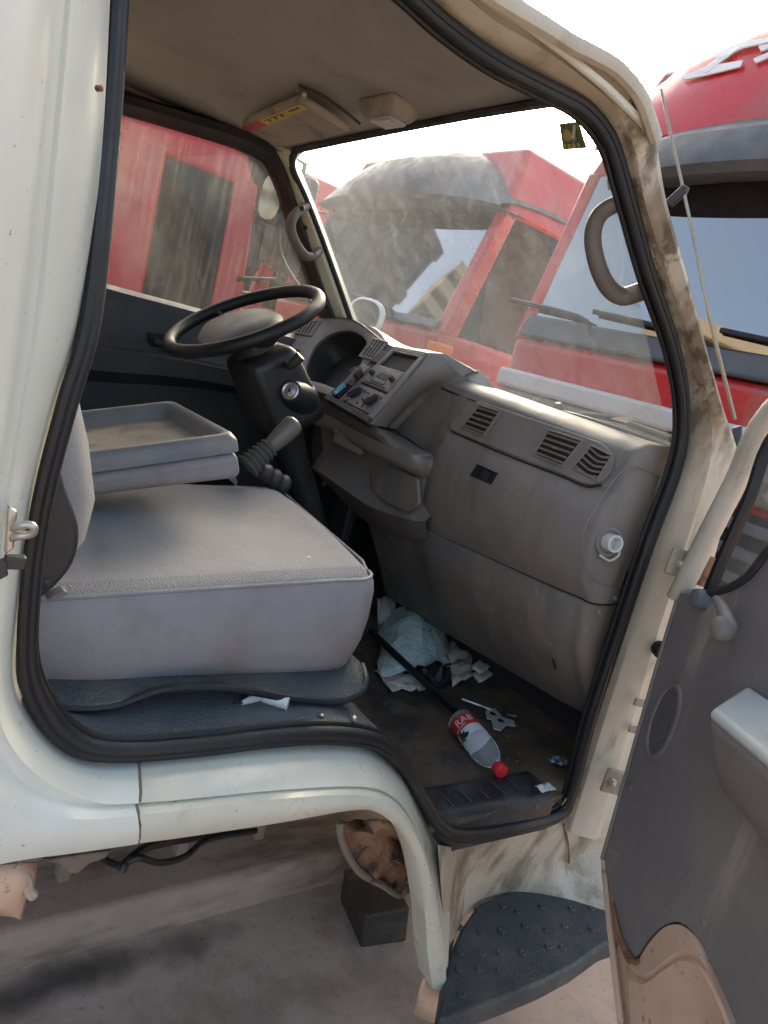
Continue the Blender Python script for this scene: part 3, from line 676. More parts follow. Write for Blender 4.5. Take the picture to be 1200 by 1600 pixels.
for xf, zn, zf, xd, xe in sections:
    pl_ = plan(xf, xe, xdrv=xd)
    rows.append([V(p.x, p.y, lerp(zn, zf, min(1, max(0, (p.y - .95) / .7)))) for p in smooth(pl_, 4)])
dash = mk('dashboard', MB().grid(rows), m_dash, truck, smooth_ang=50)
_nd = len(rows[0])
DB = BVHTree.FromPolygons([p for r_ in rows for p in r_], [(i * _nd + j, i * _nd + j + 1, (i + 1) * _nd + j + 1, (i + 1) * _nd + j) for i in range(len(rows) - 1) for j in range(_nd - 1)])
# lower panel below the seam
lows = [(1.385, -.408, -.445, 1.37, 1.495), (1.378, -.418, -.455, 1.37, 1.494), (1.40, -.52, -.54, 1.42, 1.50), (1.47, -.61, -.63, 1.48, 1.53), (1.565, -.722, -.765, 1.56, 1.60), (1.60, -.735, -.785, 1.59, 1.63)]
rows = []
for xf, zn, zf, xd, xe in lows:
    pl_ = plan(xf, xe, xdrv=xd, yend=.91, far=1.80)
    rows.append([V(p.x, p.y, lerp(zn, zf, min(1, max(0, (p.y - .95) / .7)))) for p in smooth(pl_, 4)])
mk('lower_dash_panel', MB().grid(rows), m_dashlow, truck, smooth_ang=50, solid=-.004)

# a small routine that drops pixels on a ruled dash face
def dash_x(y, z):
    """approximate face depth at (y, z) on the passenger side"""
    ks = [(s[0], s[1], s[2]) for s in sections[2:]]
    w = min(1, max(0, (y - .95) / .7))
    prev = None
    for xf, zn, zf in ks:
        zz = lerp(zn, zf, w)
        if prev and prev[1] >= z >= zz:
            t = (prev[1] - z) / max(1e-6, prev[1] - zz); return lerp(prev[0], xf, t)
        prev = (xf, zz)
    return ks[-1][0] if z < 0 else ks[0][0]
def on_dash(u, v, out=.0):
    h_ = DB.ray_cast(V(0, 0, 0), ray(u, v).normalized())
    if h_[0]: return h_[0] - ray(u, v).normalized() * out
    x = 1.33
    for _ in range(8):
        p = PX(u, v, x); x = dash_x(p.y, p.z) - .004
    return PX(u, v, x - out)

# ------------------------------------------------------------------ dash details
def quad_pt(Q, a, b): return Q[0].lerp(Q[1], a).lerp(Q[3].lerp(Q[2], a), b)
def vent(Q, nsl, nrm, along='u', fr=.006, curve=0.0, mat=None, cross=True, sh=.0065):
    """Q: TL TR BR BL on the surface, nrm points out of it"""
    nrm = nrm.normalized()
    mk('vent_recess', MB().plate([p + nrm * .0015 for p in Q], nrm * .001), m_void, dash)
    loop_o = []; loop_i = []
    for k in range(4):
        a, b = Q[k], Q[(k + 1) % 4]
        for j in range(6):
            loop_o.append(a.lerp(b, j / 6))
    cen_ = sum(Q, V(0, 0, 0)) / 4
    loop_i = [p.lerp(cen_, .05) for p in loop_o]; loop_o = [p + (p - cen_) * .07 for p in loop_o]
    mk('vent_frame', MB().grid([loop_o, [p + nrm * fr for p in loop_o], [p + nrm * fr for p in loop_i], loop_i], close_v=True), mat or m_dash, dash, smooth_ang=30, bevel=.0012)
    for k in range(nsl):
        t = (k + .5) / nsl
        if along == 'u': A, B = quad_pt(Q, .04, t), quad_pt(Q, .96, t)
        else: A, B = quad_pt(Q, t, .04), quad_pt(Q, t, .96)
        C_ = A.lerp(B, .5) + (quad_pt(Q, 1, .5) - quad_pt(Q, 0, .5)) * curve * 0
        w = (Q[3] - Q[0]) / nsl * .17 if along == 'u' else (Q[1] - Q[0]) / nsl * .13
        if curve:
            sd_ = (Q[2] - Q[0]) * curve
            path = smooth([A, C_ + sd_, B], 4)
        else: path = [A, B]
        b = MB().grid([[p - w + nrm * .002, p - w + nrm * sh, p + w + nrm * (sh * .7), p + w + nrm * .002] for p in path], close_v=True)
        b.f.append((0, 1, 2, 3)); n_ = len(b.v); b.f.append((n_ - 1, n_ - 2, n_ - 3, n_ - 4))
        mk('vent_slat', b, mat or m_dash, dash, smooth_ang=30)
    if cross:
        c = quad_pt(Q, .5, .5) + nrm * .007
        e = (quad_pt(Q, .6, .5) - quad_pt(Q, .4, .5))
        mk('vent_tab', MB().plate([c - e * .4 + nrm * .001, c + e * .4 + nrm * .001, c + e * .4 + (Q[3] - Q[0]) * .07, c - e * .4 + (Q[3] - Q[0]) * .07], nrm * .005), mat or m_dash, dash, bevel=.001)
nd = V(-1, -.05, .15)
# raised trim strip that carries the three passenger vents
sp_px = [(707,671),(722,646),(746,629),(800,645),(863,666),(915,684),(945,696),(960,716),(955,738),(938,755),(915,757),(880,742),(830,723),(770,699)]
_q = [on_dash(u, v, .004) for u, v in ((735,640), (940,700), (890,745))]
sn = (_q[1] - _q[0]).cross(_q[2] - _q[0]).normalized(); sn = sn if sn.x < 0 else -sn
def on_strip(u, v, out=0): return PP(u, v, _q[0] + sn * out, sn)
nd = sn
spp = [on_strip(u, v, -.004) for u, v in sp_px]
mk('vent_strip', MB().plate(smooth(spp, 3, closed=True), sn * .008), m_dash, dash, bevel=.002)
mk('vent_strip_shadow_gap', MB().tube(smooth([on_strip(u, v, .002) for u, v in ((705,674),(770,702),(830,726),(880,745),(915,760),(940,758))], 4), .0024, 6), m_void, dash)
vent([on_strip(u, v, .004) for u, v in ((750,634),(782,644),(757,681),(722,668))], 5, nd)
vent([on_strip(u, v, .004) for u, v in ((858,673),(911,690),(880,729),(835,711))], 5, nd)
vent([on_strip(u, v, .004) for u, v in ((925,697),(957,713),(934,751),(896,731))], 5, nd, curve=.10, cross=False)
mk('dash_slot', MB().plate([on_dash(u, v, .0015) for u, v in ((746,724),(779,739),(768,758),(733,744))], V(-.001, 0, 0)), m_void, dash)
lip = [on_dash(u, v, .003) for u, v in ((746,724),(779,739),(768,758),(733,744))]
mk('dash_slot_rim', MB().tube(lip, .0016, 6, closed=True), m_dash, dash)
mk('dash_slot_hook', MB().plate([on_dash(u, v, .003) for u, v in ((757,735),(768,740),(760,752),(751,748))], V(-.003, 0, 0)), m_dark, dash)
# groove round the airbag lid
def groove(px, r=.0022, f=on_dash, out=.0005): return MB().tube(smooth([f(u, v, out) for u, v in px], 4), r, 6)
mk('lid_groove', groove([(745,628),(700,611),(667,598),(640,622),(607,658),(640,688),(676,712)]), m_void, dash)
# end panel of the dash with its socket
def on_end(u, v, out=0): return PY(u, v, .902 - out)
mk('end_panel_groove', MB().tube(smooth([on_end(u, v, .001) for u, v in ((1033,745),(1000,732),(975,735),(945,770),(915,822),(911,850),(916,890),(935,910),(972,918))], 4), .0011, 6), m_panel, dash)
mk('end_panel_edge', MB().tube(smooth([on_end(u, v, .006) for u, v in ((1034,745),(1018,800),(1000,860),(978,915),(952,1010),(928,1075))], 4), .004, 8), m_panel, dash)
sc_ = PY(950, 846, .9); axs = V(-.35, -1, .12).normalized()
mk('socket_recess', MB().lathe(sc_ + axs * .002, axs, [(0, .034), (.003, .033), (.004, .026), (-.004, .024)], 24), m_dash, dash)
b = MB(); b.lathe(sc_ - axs * .002, axs, [(0, .019), (.03, .0195), (.032, .0175), (.031, .0145), (.006, .014)], 28)
mk('white_tube', b, m_white, dash, label='white plastic tube end sticking out of the dash side panel')
mk('socket_clip', MB().tube(smooth([PY(u, v, .895) for u, v in ((938,868),(952,876),(966,868),(968,858))], 3), .003, 6), m_white, dash)
for (u, v) in ((958, 934), (933, 956)):
    mk('trim_screw', MB().lathe(PY(u, v, .905), (-.2, -1, .1), [(0, .007), (.006, .007), (.009, .004)], 12), m_dash, dash)
# seam between upper and lower dash
mk('dash_seam', MB().tube([V(r_.x - .004, r_.y, r_.z + .0) for r_ in [V(p.x, p.y, lerp(-.407, -.448, min(1, max(0, (p.y - .95) / .7)))) for p in smooth(plan(1.382, 1.492, xdrv=1.378, far=1.8), 4)]], .0022, 6), m_void, truck)
mk('scratch_slot', MB().tube([PX(u, v, 1.455) for u, v in ((852,986),(862,1022),(868,1046))], .003, 6), m_void, dash)

# the driver's side: one tilted panel carries the vents, the instrument opening and the centre stack
p0 = V(1.242, 1.72, .025); nP = V(-.788, 0, .616)
def PI(u, v, out=0): return PP(u, v, p0 + nP * out, nP)
inner_px = [(478,590),(480,566),(492,541),(510,525),(532,517),(553,518),(569,528),(573,541),(566,562),(556,586),(545,607),(535,611),(505,600)]
outer_px = [(470,600),(447,562),(452,527),(478,503),(515,496),(552,499),(588,515),(604,538),(598,560),(577,585),(548,617),(532,622),(500,612)]
li = smooth([PI(u, v) for u, v in inner_px], 4, closed=True); lo_ = smooth([PI(u, v) for u, v in outer_px], 4, closed=True)
cm = sum(li, V(0, 0, 0)) / len(li)
b = MB()
b.grid([[p + V(.11, 0, -.09) for p in lo_], lo_, mid(lo_, li, .15, 0), [p.lerp(q_, .85) + nP * .003 for p, q_ in zip(lo_, li)], li, [p - nP * .01 for p in li]], close_v=True)
mk('cluster_hood', b, m_panel, dash, smooth_ang=55)
deep = [p - nP * .085 + V(.0, 0, .0) for p in li]
b = MB().grid([[p - nP * .008 for p in li], [p.lerp(q_, .5) for p, q_ in zip(li, deep)], [p.lerp(cm - nP * .085, .12) for p in deep]], close_v=True)
b.f.append(tuple(len(b.v) - len(li) + k for k in range(len(li))))
mk('cluster_cavity', b, m_dark, dash, smooth_ang=40)
# side wings of the tilted panel
mk('driver_vent_panel', MB().plate([PI(u, v, .001) for u, v in ((447,520),(470,502),(506,498),(490,520),(478,545),(470,570),(452,560),(443,545))], -nP * .03), m_panel, dash, bevel=.003)
vent([PI(u, v, .003) for u, v in ((474,502),(500,503),(486,525),(462,521))], 5, nP, along='v', mat=m_panel, sh=.0036, fr=.004)
mk('switch_blank', MB().plate([PI(u, v, .002) for u, v in ((450,540),(470,548),(462,558),(446,549))], nP * .001), m_void, dash)
vent([PI(u, v, .003) for u, v in ((582,530),(606,536),(584,563),(562,557))], 5, nP, along='v', mat=m_panel, sh=.0036, fr=.004)
# centre stack
SQ = [PI(u, v, .004) for u, v in ((604,541),(668,553),(577,660),(512,623))]
def S(a, b, h=0): return quad_pt(SQ, a, b) + nP * h
def sbox(name, a0_, a1_, b0_, b1_, h0, h1, mat, bev=.002, par=None):
    return mk(name, MB().hexa([S(a0_, b0_, h0), S(a1_, b0_, h0), S(a1_, b1_, h0), S(a0_, b1_, h0)], [S(a0_, b0_, h1), S(a1_, b0_, h1), S(a1_, b1_, h1), S(a0_, b1_, h1)]), mat, par or dash, bevel=bev)
sbox('stack_backing', -.02, 1.0, -.02, 1.02, -.02, -.001, m_dark)
sbox('stack_frame', .24, 1.0, .0, .06, -.002, .007, m_dash); sbox('stack_frame', .93, 1.01, .06, .96, -.002, .007, m_dash)
sbox('stack_frame', .24, .30, .06, .96, -.002, .007, m_dash); sbox('stack_frame', -.02, 1.01, .95, 1.03, -.002, .009, m_dark)
sbox('storage_pocket', .31, .92, .09, .325, -.001, .0005, m_void, 0)
for f in ((.30, .93, .065, .085), (.30, .93, .33, .355)): sbox('pocket_rim', *f, 0, .008, m_panel)
radio = sbox('radio', .31, .92, .36, .62, 0, .009, m_panel)
m_lcd = worn('radio_display', (.10, .105, .085), .2)
sbox('radio_display', .50, .74, .42, .50, .009, .0105, m_lcd, .0005); 
for k in range(4): sbox('radio_button', .46 + .08 * k, .525 + .08 * k, .53, .57, .009, .0125, m_dash, .001)
sbox('cassette_slot', .37, .86, .59, .605, .009, .0095, m_void, 0)
for (a, b_) in ((.38, .47), (.85, .47)): mk('radio_knob', MB().lathe(S(a, b_, .009), nP, [(0, .008), (.012, .0075), (.014, .006)], 14), m_dark, dash)
hv = sbox('heater_panel', .31, .92, .645, .93, 0, .006, m_panel)
for (a, b_, r_) in ((.42, .79, .0175), (.80, .79, .0175)):
    mk('heater_dial', MB().lathe(S(a, b_, .006), nP, [(0, r_), (.003, r_), (.004, r_ * .8)], 20), m_dark, dash)
    ex = (S(a + .07, b_ - .09) - S(a - .07, b_ + .09)); ey = nP.cross(ex).normalized() * .0045
    c = S(a, b_, .010)
    mk('heater_dial_grip', MB().hexa([c - ex * .5 - ey, c + ex * .5 - ey, c + ex * .5 + ey, c - ex * .5 + ey], [c - ex * .4 - ey * .6 + nP * .012, c + ex * .4 - ey * .6 + nP * .012, c + ex * .4 + ey * .6 + nP * .012, c - ex * .4 + ey * .6 + nP * .012]), m_dark, dash, bevel=.001)
for (a, b_) in ((.56, .71), (.62, .71), (.60, .80), (.66, .76), (.58, .87), (.50, .70), (.70, .88), (.36, .90), (.88, .70)):
    sbox('heater_mark', a, a + .03, b_, b_ + .025, .006, .0075, m_void, 0)
for k, (b0_, b1_, mt) in enumerate(((.10, .30, m_dark), (.40, .52, m_dash), (.55, .72, m_dark), (.75, .93, m_void))):
    sbox('rocker_switch', .02, .22, b0_, b1_, 0, .004 + .008 * (k % 2), mt, .002)
m_cyan = worn('cyan_tape', (.10, .38, .52), .5, [(90, 3, .5, .6, (.55, .60, .60), ONE)])
sbox('dangling_switch', .06, .26, .52, .62, .012, .028, m_dark, .003)
mk('taped_wire', MB().tube(smooth([S(.22, .50, .03), S(.16, .66, .022), S(.12, .84, .012)], 4), .006, 8), m_dash, dash)
mk('blue_tape', MB().tube([S(.145, .77, .017), S(.12, .93, .012)], .0075, 8), m_cyan, dash)
# flank between the stack and the passenger pad
E0 = smooth([PI(u, v, .004) for u, v in ((673,551),(652,577),(624,609),(602,636),(582,663))], 4)
E1 = smooth([PX(u, v, x) for u, v, x in ((722,588,1.37),(690,600,1.33),(662,614,1.325),(636,638,1.315),(607,668,1.30))], 4)
E0b = [p + V(.0, .014, -.002) for p in E0]
mk('stack_flank', MB().grid([E0b, E0, mid(E0, E1, .25, .014), mid(E0, E1, .55, .014), mid(E0, E1, .85, .004), E1, [p + V(.02, -.01, 0) for p in E1]]), m_dash, dash, smooth_ang=60)
# top of the hump towards the glass
T0 = smooth([PI(u, v, .004) for u, v in ((500,496),(552,499),(604,537),(640,545),(668,551))], 4) + [PX(722, 588, 1.37)]
T1 = [V(min(1.47, p.x + .22), p.y - .02, .0 + .01 * k / len(T0)) for k, p in enumerate(T0)]
mk('dash_hump', MB().grid([T0, [p.lerp(q_, .25) + V(0, 0, .016) for p, q_ in zip(T0, T1)], [p.lerp(q_, .6) + V(0, 0, .012) for p, q_ in zip(T0, T1)], T1]), m_panel, dash, smooth_ang=60)
# console below the stack: ledge, drawer and open bin
L0 = smooth([PY(u, v, y) for u, v, y in ((486,636,1.75),(515,650,1.70),(560,675,1.60),(610,697,1.50),(648,711,1.44))], 4)
L0 = smooth(L0[:-1:4] + [L0[-1], PX(672, 716, 1.285), PX(690, 722, 1.312)], 4)
L1 = smooth([PY(u, v, y) for u, v, y in ((482,660,1.76),(512,672,1.71),(558,698,1.61),(608,722,1.51),(646,740,1.45))], 4)
L1 = smooth(L1[:-1:4] + [L1[-1], PX(668, 744, 1.29), PX(684, 744, 1.315)], 4)
L0 = [p * lerp(1.05, 1.0, k / (len(L0) - 1)) for k, p in enumerate(L0)]; L1 = [p * lerp(1.06, 1.0, k / (len(L1) - 1)) for k, p in enumerate(L1)]
mk('console_ledge', MB().grid([[p + V(.09, 0, .01) for p in L0], L0, mid(L0, L1, .3, .010), mid(L0, L1, .7, .008), L1, [p + V(.07, 0, 0) for p in L1]]), m_dash, dash, smooth_ang=60)
B0 = resample(L1, 21); B1 = smooth([PX(u, v, x) for u, v, x in ((487,730,1.24),(510,745,1.24),(545,770,1.26),(580,792,1.28),(640,812,1.30),(665,815,1.315))], 4)
B2 = resample(smooth([PX(u, v, x) for u, v, x in ((552,800,1.37),(562,808,1.37),(580,820,1.37),(605,832,1.37),(640,842,1.37),(668,842,1.36))], 4), 21)
mk('console_bin_back', MB().grid([[p + V(.045, 0, 0) for p in B0], [p.lerp(q_, .55) + V(.05, 0, 0) for p, q_ in zip(B0, B1)], B1, mid(B1, B2, .5), B2]), m_dashlow, dash, smooth_ang=60)
mk('console_drawer', MB().plate([p + V(-.004, -.004, 0) for p in (PY(524, 662, 1.685) * 1.045, PY(568, 686, 1.59) * 1.045, PY(564, 712, 1.595) * 1.045, PY(521, 690, 1.69) * 1.045)], V(.03, .02, 0)), m_dash, dash, bevel=.003)
mk('drawer_lock', MB().lathe(PY(527, 676, 1.675) * 1.042, (-1, -.3, .2), [(0, .006), (.006, .006), (.007, .004)], 12), m_chrome, dash)
mk('bin_panel', MB().plate([PX(u, v, 1.275) for u, v in ((574,712),(612,728),(652,748),(655,788),(636,800),(604,787),(582,768))], V(.012, 0, 0)), m_dashlow, dash, bevel=.004)
ap0 = resample([PI(u, v, .0) for u, v in ((508,622),(542,642),(577,663))] + [PX(606, 672, 1.27), PX(640, 690, 1.30)], 21)
ap1 = resample([p + V(.0, 0, .001) for p in L0], 21)
mk('console_apron', MB().grid([ap0, mid(ap0, ap1, .5), ap1]), m_dashlow, dash, smooth_ang=60)

# ------------------------------------------------------------------ steering wheel and column
wc = PY(382, 499, 1.75); wt = math.radians(35)
wn_ = V(-math.sin(wt), 0, math.cos(wt)); e1 = V(0, 1, 0); e2 = wn_.cross(e1)
def W(r, a, h=0): return wc + (e1 * math.cos(a) + e2 * math.sin(a)) * r + wn_ * h
wheel = mk('steering_wheel', MB().tube([W(.197, 2 * math.pi * k / 64) for k in range(64)], .0165, 14, closed=True), m_black, truck)
hub = MB()
hub.lathe(wc - wn_ * .055, wn_, [(0, .05), (.015, .075), (.035, .082), (.05, .07), (.058, .045), (.061, .015)], 32)
for i in range(len(hub.v)):                         # pad wider across than deep
    d = hub.v[i] - wc; hub.v[i] = hub.v[i] + e1 * (d.dot(e1) * .75 + .02) + e2 * (d.dot(e2) * .3 + .012)
mk('horn_pad', hub, worn('grey_horn_pad', (.19, .185, .165), .5, [(8, 7, .45, .68, (.22, .205, .17), ONE), (90, 5, .6, .7, (.28, .26, .22, .5), ONE)]), wheel)
for a in (0.0, math.pi):
    mk('spoke', MB().tube(smooth([W(.06, a, -.045), W(.13, a, -.035), W(.195, a, -.002)], 4), [.022, .020, .019, .018, .017, .016, .015, .014, .012], 10, flat=.5), m_dark, wheel)
colm = MB()
dn = -wn_
colm.lathe(wc + dn * .05, dn, [(0, .05), (.03, .06), (.09, .062), (.16, .06), (.26, .055), (.36, .045), (.62, .035)], 20)
m_coldark = worn('black_column_plastic', (.016, .016, .018), .45, [(6, 6, .5, .7, (.03, .028, .026), ONE)])
column = mk('steering_column', colm, m_coldark, truck, bevel=0)
mk('column_shroud', MB().hexa([wc + dn * .08 + e1 * a + e2 * b_ for a, b_ in ((-.10, -.075), (.075, -.075), (.075, .07), (-.10, .07))], [wc + dn * .30 + e1 * a + e2 * b_ for a, b_ in ((-.115, -.10), (.07, -.10), (.07, .07), (-.115, .07))]), m_coldark, column, bevel=.03, bseg=4)
ig = PY(454, 611, 1.62); iax = V(-.75, -.62, .25).normalized()
mk('ignition_housing', MB().lathe(ig - iax * .09, iax, [(0, .05), (.05, .04), (.083, .030), (.088, .028)], 20), m_coldark, column)
mk('ignition_ring', MB().lathe(ig - iax * .003, iax, [(0, .0225), (.008, .0225), (.010, .019), (.008, .0155), (.009, .010), (.010, .006)], 28), m_silver, column)
mk('key_slot', MB().box(ig + iax * .0075, (.0035, .0035, .010)), m_void, column)
stk = smooth([wc + dn * .13 + e1 * -.03 + e2 * -.06, PY(452, 572, 1.60), PY(470, 556, 1.575)], 4)
mk('indicator_stalk', MB().tube(stk, [.008, .008, .009, .010, .010, .011, .012, .013, .013], 10), m_dark, column)

# gear lever with rubber boot
k0, k1, k2 = PY(462, 660, 1.46), PY(424, 696, 1.46), PY(386, 730, 1.46)
lev = mk('gear_lever', MB().tube([k1 + (k0 - k1) * t for t in (-.05, .1, .3, .6, .85, .97, 1.03, 1.06)], [.018, .0205, .0225, .0245, .025, .022, .015, .006], 16), worn('brown_grey_knob', (.15, .13, .105), .42), truck)
bt_ = []; rr = []
for k in range(25):
    t = k / 24; bt_.append(k1.lerp(k2, t)); rr.append(.0205 + .008 * t + (.0035 if (k // 2) % 2 else -.001))
mk('lever_boot', MB().tube(bt_, rr, 16), worn('grey_boot_rubber', (.085, .077, .068), .6), lev)
bt2 = []; rr = []
q0, q1 = PY(405, 735, 1.50), PY(446, 760, 1.50)
for k in range(13): t = k / 12; bt2.append(q0.lerp(q1, t)); rr.append(.022 + (.004 if (k // 2) % 2 else 0))
mk('brake_boot', MB().tube(bt2, rr, 14), m_dark, lev)
# things glinting in the dark of the driver's footwell
ped = mk('pedal_bracket', MB().box(V(1.42, 1.95, -.55), (.04, .1, .3)), m_dark, truck, bevel=.01)
for y_ in (1.88, 2.03): mk('pedal', MB().box(V(1.30, y_, -.68), (.02, .07, .08), Matrix.Rotation(-.5, 3, 'Y')), m_black, ped, bevel=.006)
mk('footwell_clip', MB().lathe(PX(531, 760, 1.40), (-1, -.3, .2), [(0, .012), (.01, .010), (.014, .005)], 12), m_chrome, truck)
mk('footwell_clip', MB().lathe(PX(507, 756, 1.42), (-1, -.3, .2), [(0, .009), (.01, .008), (.012, .005)], 12), m_mud, truck)

# ------------------------------------------------------------------ grab handles, visor, lamp
def handle(px, y, r, ym, cap):
    pts = [PY(u, v, yy) for (u, v), yy in zip(px, y)]
    h = mk('grab_handle', MB().tube(smooth(pts, 5), r, 12, flat=1.25), m_handle, truck)
    for c in cap:
        mk('handle_cap', MB().lathe(PY(c[0], c[1], c[2]), (-.7, -.7, 0), [(0, .008), (.004, .008), (.006, .005)], 12), m_dark, h)
    return h
m_handle = worn('brown_grey_handle_plastic', (.15, .13, .115), .5, [(10, 6, .5, .7, (.20, .17, .14), ONE)])
handle([(985,312),(955,322),(934,340),(926,372),(934,415),(950,448),(972,463),(1000,456),(1022,448)], [.90,.925,.945,.955,.955,.955,.945,.92,.90], .0145, .9, [])
handle([(478,322),(464,331),(455,348),(457,368),(467,388),(478,400),(490,400),(499,392)], [2.125,2.10,2.085,2.08,2.08,2.085,2.10,2.125], .0125, 2.1, [(472,326,2.09),(490,398,2.09)])
mk('pillar_bolt', MB().lathe(PY(477, 356, 2.115), (-1, -1, 0), [(0, .008), (.004, .008), (.006, .004)], 10), m_void, truck)
vz = .512
vq = [PZ(372, 190, vz), PZ(468, 150, vz - .004), PZ(548, 200, vz - .012), PZ(438, 226, vz - .016)]
visor = mk('sun_visor', MB().hexa([p + V(0, 0, -.012) for p in vq], [p + V(0, 0, .010) for p in vq]), m_visor, truck, bevel=.008, bseg=3)
ed0, ed1 = vq[0] + V(-.0085, -.003, 0), vq[1] + V(-.0085, -.003, 0)
m_red_s = worn('red_label', (.50, .06, .05), .5, [(60, 3, .45, .7, (.42, .10, .07), ONE)]); m_yel_s = worn('yellow_label', (.62, .46, .10), .5, [(60, 3, .45, .7, (.52, .38, .10), ONE)])
dv = (vq[1] - vq[0]); dn_ = (vq[3] - vq[0])
def VL(a, b): return vq[0].lerp(vq[1], a).lerp(vq[3].lerp(vq[2], a), b) + V(0, 0, -.0128)
def vlab(name, a0_, a1_, b0_, b1_, mt): return mk(name, MB().plate([VL(a0_, b0_), VL(a1_, b0_), VL(a1_, b1_), VL(a0_, b1_)], V(0, 0, -.0012)), mt, visor)
vlab('red_label', .03, .36, .06, .24, m_red_s); vlab('yellow_label', .365, .72, .06, .24, m_yel_s); vlab('yellow_label', .74, .99, .05, .20, m_yel_s)
def VL2(a, b): return VL(a, b) + V(0, 0, -.0013)
for k in range(6):
    a = .41 + .05 * k
    mk('label_print', MB().plate([VL2(a, .09), VL2(a + .03, .09), VL2(a + .03, .11 + .06 * (k % 2)), VL2(a, .11 + .06 * (k % 2))], V(0, 0, -.0006)), m_dark, visor)
mk('label_print', MB().plate([VL2(.80, .09), VL2(.94, .09), VL2(.94, .12), VL2(.80, .12)], V(0, 0, -.0006)), m_dark, visor)
mk('visor_pivot', MB().tube(smooth([PZ(466, 141, .525), PZ(476, 148, .50), PZ(470, 154, .505)], 3), .006, 8), m_chrome, visor)
mk('visor_wire', MB().tube(smooth([PZ(466, 132, .532), PZ(505, 150, .528), PZ(540, 175, .522), PZ(562, 193, .518)], 4), .0035, 8), m_dark, visor)
lc = PZ(605, 176, .522)
lampb = mk('cab_lamp', MB().hexa([lc + V(a, b_, -.02) for a, b_ in ((-.035, -.07), (.035, -.06), (.035, .06), (-.035, .055))], [lc + V(a, b_, .02) for a, b_ in ((-.05, -.085), (.05, -.075), (.05, .075), (-.05, .07))]), m_visor, truck, bevel=.012, bseg=3)
mk('lamp_lens', MB().hexa([lc + V(a, b_, -.026) for a, b_ in ((-.02, -.05), (.025, -.045), (.025, .03), (-.02, .03))], [lc + V(a, b_, -.019) for a, b_ in ((-.025, -.055), (.03, -.05), (.03, .035), (-.025, .035))]), worn('frosted_lamp_lens', (.45, .42, .37), .25), lampb, bevel=.003)

# ------------------------------------------------------------------ open passenger door
HG = V(1.47, .80, 0); AL = math.radians(60)
dd = V(-math.cos(AL), -math.sin(AL), 0); di = V(-math.sin(AL), math.cos(AL), 0)
def D(u, v, off=0): return PP(u, v, HG + di * off, di)
def DS(s, z, off=0): return HG + dd * s + di * off + V(0, 0, z)
trim_px = [(1062,926),(1046,985),(1020,1070),(995,1160),(968,1255),(945,1340),(955,1395),(968,1450),(980,1490),(992,1498),(1012,1468),(1036,1446),(1062,1441),(1090,1466),(1118,1522),(1150,1598)]
trim = smooth([D(u, v, 0) for u, v in trim_px], 3)
trim += [DS(.70, -.79), DS(.92, -.74), DS(.97, -.5), DS(.97, -.10), DS(.6, -.08), DS(.35, -.10)]
trim += [D(u, v, 0) for u, v in ((1205,858),(1170,902),(1135,924),(1095,930))]
door = mk('door', MB().plate([p - di * .004 for p in trim], -di * .012), m_neartrim, truck, label='open passenger door with dirty grey-brown inner trim and bare metal lower corner')
mk('door_trim', MB().plate(trim, -di * .0035), m_neartrim, door, bevel=.0015)
# sheet metal shell: edge along the hinge side and the bare lower part
shell = smooth([D(u, v, -.02) for u, v in ((1066,915),(1048,975),(1018,1070),(990,1160),(962,1255),(938,1340),(945,1420),(955,1510),(966,1610))], 3)
shell += [DS(.40, -1.19, -.02), DS(.50, -1.08, -.02), DS(.58, -.98, -.02), DS(.72, -.88, -.02), DS(.97, -.82, -.02), DS(.99, -.12, -.02), DS(.35, -.14, -.02), D(1178, 910, -.02), D(1130, 940, -.02)]
mk('door_shell', MB().plate(shell, -di * .055), m_peach, door, bevel=.006, bseg=3)
# pressed bulge round the arch cut-out, with its creases
h0 = smooth([D(u, v, .002) for u, v in ((978,1486),(994,1502),(1014,1474),(1038,1449),(1064,1446),(1090,1470),(1116,1524),(1150,1602),(1180,1680))], 5)
h1 = smooth([D(u, v, .012) for u, v in ((985,1512),(1008,1522),(1034,1504),(1058,1488),(1080,1488),(1100,1508),(1122,1550),(1146,1610),(1172,1690))], 5)
h2 = smooth([D(u, v, -.005) for u, v in ((985,1640),(1010,1640),(1040,1625),(1066,1612),(1088,1604),(1104,1610),(1120,1630),(1140,1670),(1160,1730))], 5)
mk('arch_pressing', MB().grid([[p - di * .02 for p in h0], h0, mid(h0, h1, .5, .0), h1, [p - di * .006 for p in mid(h1, h2, .06)], [p + di * .004 for p in mid(h1, h2, .14)], mid(h1, h2, .6), h2]), m_peach, door, smooth_ang=50)
mk('rust_patch', MB().tube(smooth([D(u, v, .004) for u, v in ((957,1410),(966,1455),(978,1488),(990,1504),(1000,1500))], 3), [.003, .004, .005, .006, .007, .008, .009, .010, .010, .009, .008, .005, .003], 8, flat=.7), m_rust, door)
mk('edge_strip', MB().tube(smooth([D(u, v, -.005) for u, v in ((944,1345),(950,1420),(960,1510),(972,1610)) ], 4), .007, 8), m_peach, door)
mk('edge_seal', MB().tube(smooth([D(u, v, -.002) for u, v in ((1058,938),(1020,1065),(966,1255),(941,1342)) ], 4), .005, 8), m_neartrim, door)
